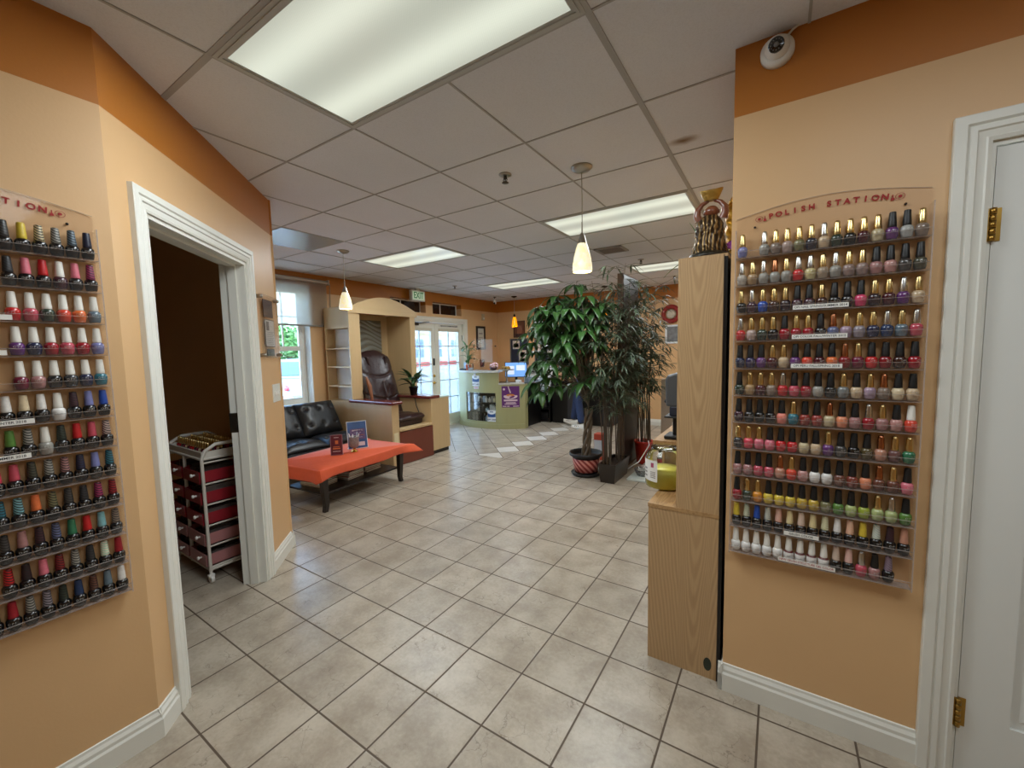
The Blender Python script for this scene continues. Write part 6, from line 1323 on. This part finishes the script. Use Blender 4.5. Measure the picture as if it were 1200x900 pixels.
for s_, leg in ((1, ((.02,.10,.70,.090),(.045,.10,.50,.076),(.01,.11,.28,.068),(-.02,.11,.09,.066))), (-1, ((.09,-.09,.70,.090),(.165,-.09,.52,.076),(.20,-.09,.30,.068),(.235,-.09,.115,.066)))):
    hp = v(0,s_*.095,.86,.106); E_.append((pel,hp)); p0 = hp
    for q in leg: n_ = v(*q); E_.append((p0,n_)); p0 = n_
skin_body('jeans', V, E_, M_jean, person)
V = []; E_ = []
a0 = v(0,0,.98,.138); a1 = v(0,0,1.10,.122); a2 = v(.02,0,1.25,.134); a3 = v(.02,0,1.38,.10); E_ += [(a0,a1),(a1,a2),(a2,a3)]
for s_ in (-1, 1): b1 = v(.02,s_*.175,1.365,.072); b2 = v(.03 if s_ > 0 else .01,s_*.235,1.22,.060); E_ += [(a3,b1),(b1,b2)]
skin_body('shirt', V, E_, M_shirt, person)
for s_, f0, z0, tilt in ((.11, -.02, 0, 0), (-.09, .235, .025, .18)):
    def shoe(u, w):
        a = pi*2*u; L_ = -.10+.30*w; wd = (.040+.012*sin(pi*min(1, w*1.1)))*(1-max(0, (w-.85)/.15)**2*.6); h = .105-.055*min(1, w*1.5)+.01*sin(pi*w)
        zz = .006+max(0, sin(a))*h; q = Vector((f0+L_*cos(tilt)+zz*0, 0, z0+zz+L_*sin(tilt)+.02*tilt)); return B(q.x, s_+wd*cos(a), max(.002, q.z))
    sh_ = MB().grid(shoe, 24, 16).build('shoe', M_shoe, person)
    mb = MB(); n = 16; vs = []
    for k in range(n):
        a = 2*pi*k/n; L_ = .05+.155*cos(a); vs.append((f0+L_*cos(tilt), s_+.050*sin(a), z0+L_*sin(tilt)+.02*tilt))
    top_ = [B(x, y, max(.012, z+.022)) for x, y, z in vs]; bot = [B(x, y, max(.0005, z)) for x, y, z in vs]; mb.add(bot+top_, [tuple(range(n)), tuple(range(2*n-1, n-1, -1))] + [(k, n+k, n+(k+1) % n, (k+1) % n) for k in range(n)]); mb.build('sole', mat('shoe_sole', (206,200,186), .7), sh_)
    mb = MB(); 
    for k in range(3): x = f0+.05+.035*k; mb.tube([B(x, s_-.045, z0+.045+x*0+(.05+.035*k)*sin(tilt)), B(x-.02, s_, z0+.082-.012*k+(.05+.035*k)*sin(tilt)), B(x, s_+.045, z0+.045+(.05+.035*k)*sin(tilt))], .006, 6)
    mb.build('dark_stripes', mat('shoe_dark', (60,58,56), .6), sh_)
MB().grid(lambda u, w: B(.035+.108*sin(pi*w*.62)*cos(2*pi*u)-.012, .098*sin(pi*w*.62)*sin(2*pi*u), 1.715-.075*(1-cos(pi*w*.62))*1.5-(.10*w*w if cos(2*pi*u) < .35 else 0)), 32, 14).build('hair', M_hair, person, solid=.01)
for s_ in (-.032, .032):
    e = MB().sphere(B(.128, s_, 1.612), .012, 10, 8).build('eye', mat('eye_white', (230,226,220), .3), person); MB().sphere(B(.138, s_, 1.612), .006, 8, 6).build('iris', M_hair, e)
MB().tube([B(.132, -.026, 1.548), B(.140, 0, 1.545), B(.132, .026, 1.548)], .006, 8).build('lips', mat('lips', (160,86,80), .5), person)
for s_ in (-.098, .098): MB().sphere(B(.035, s_, 1.59), .024, 10, 8, (.7,.35,1.2)).build('ear', M_sk, person)
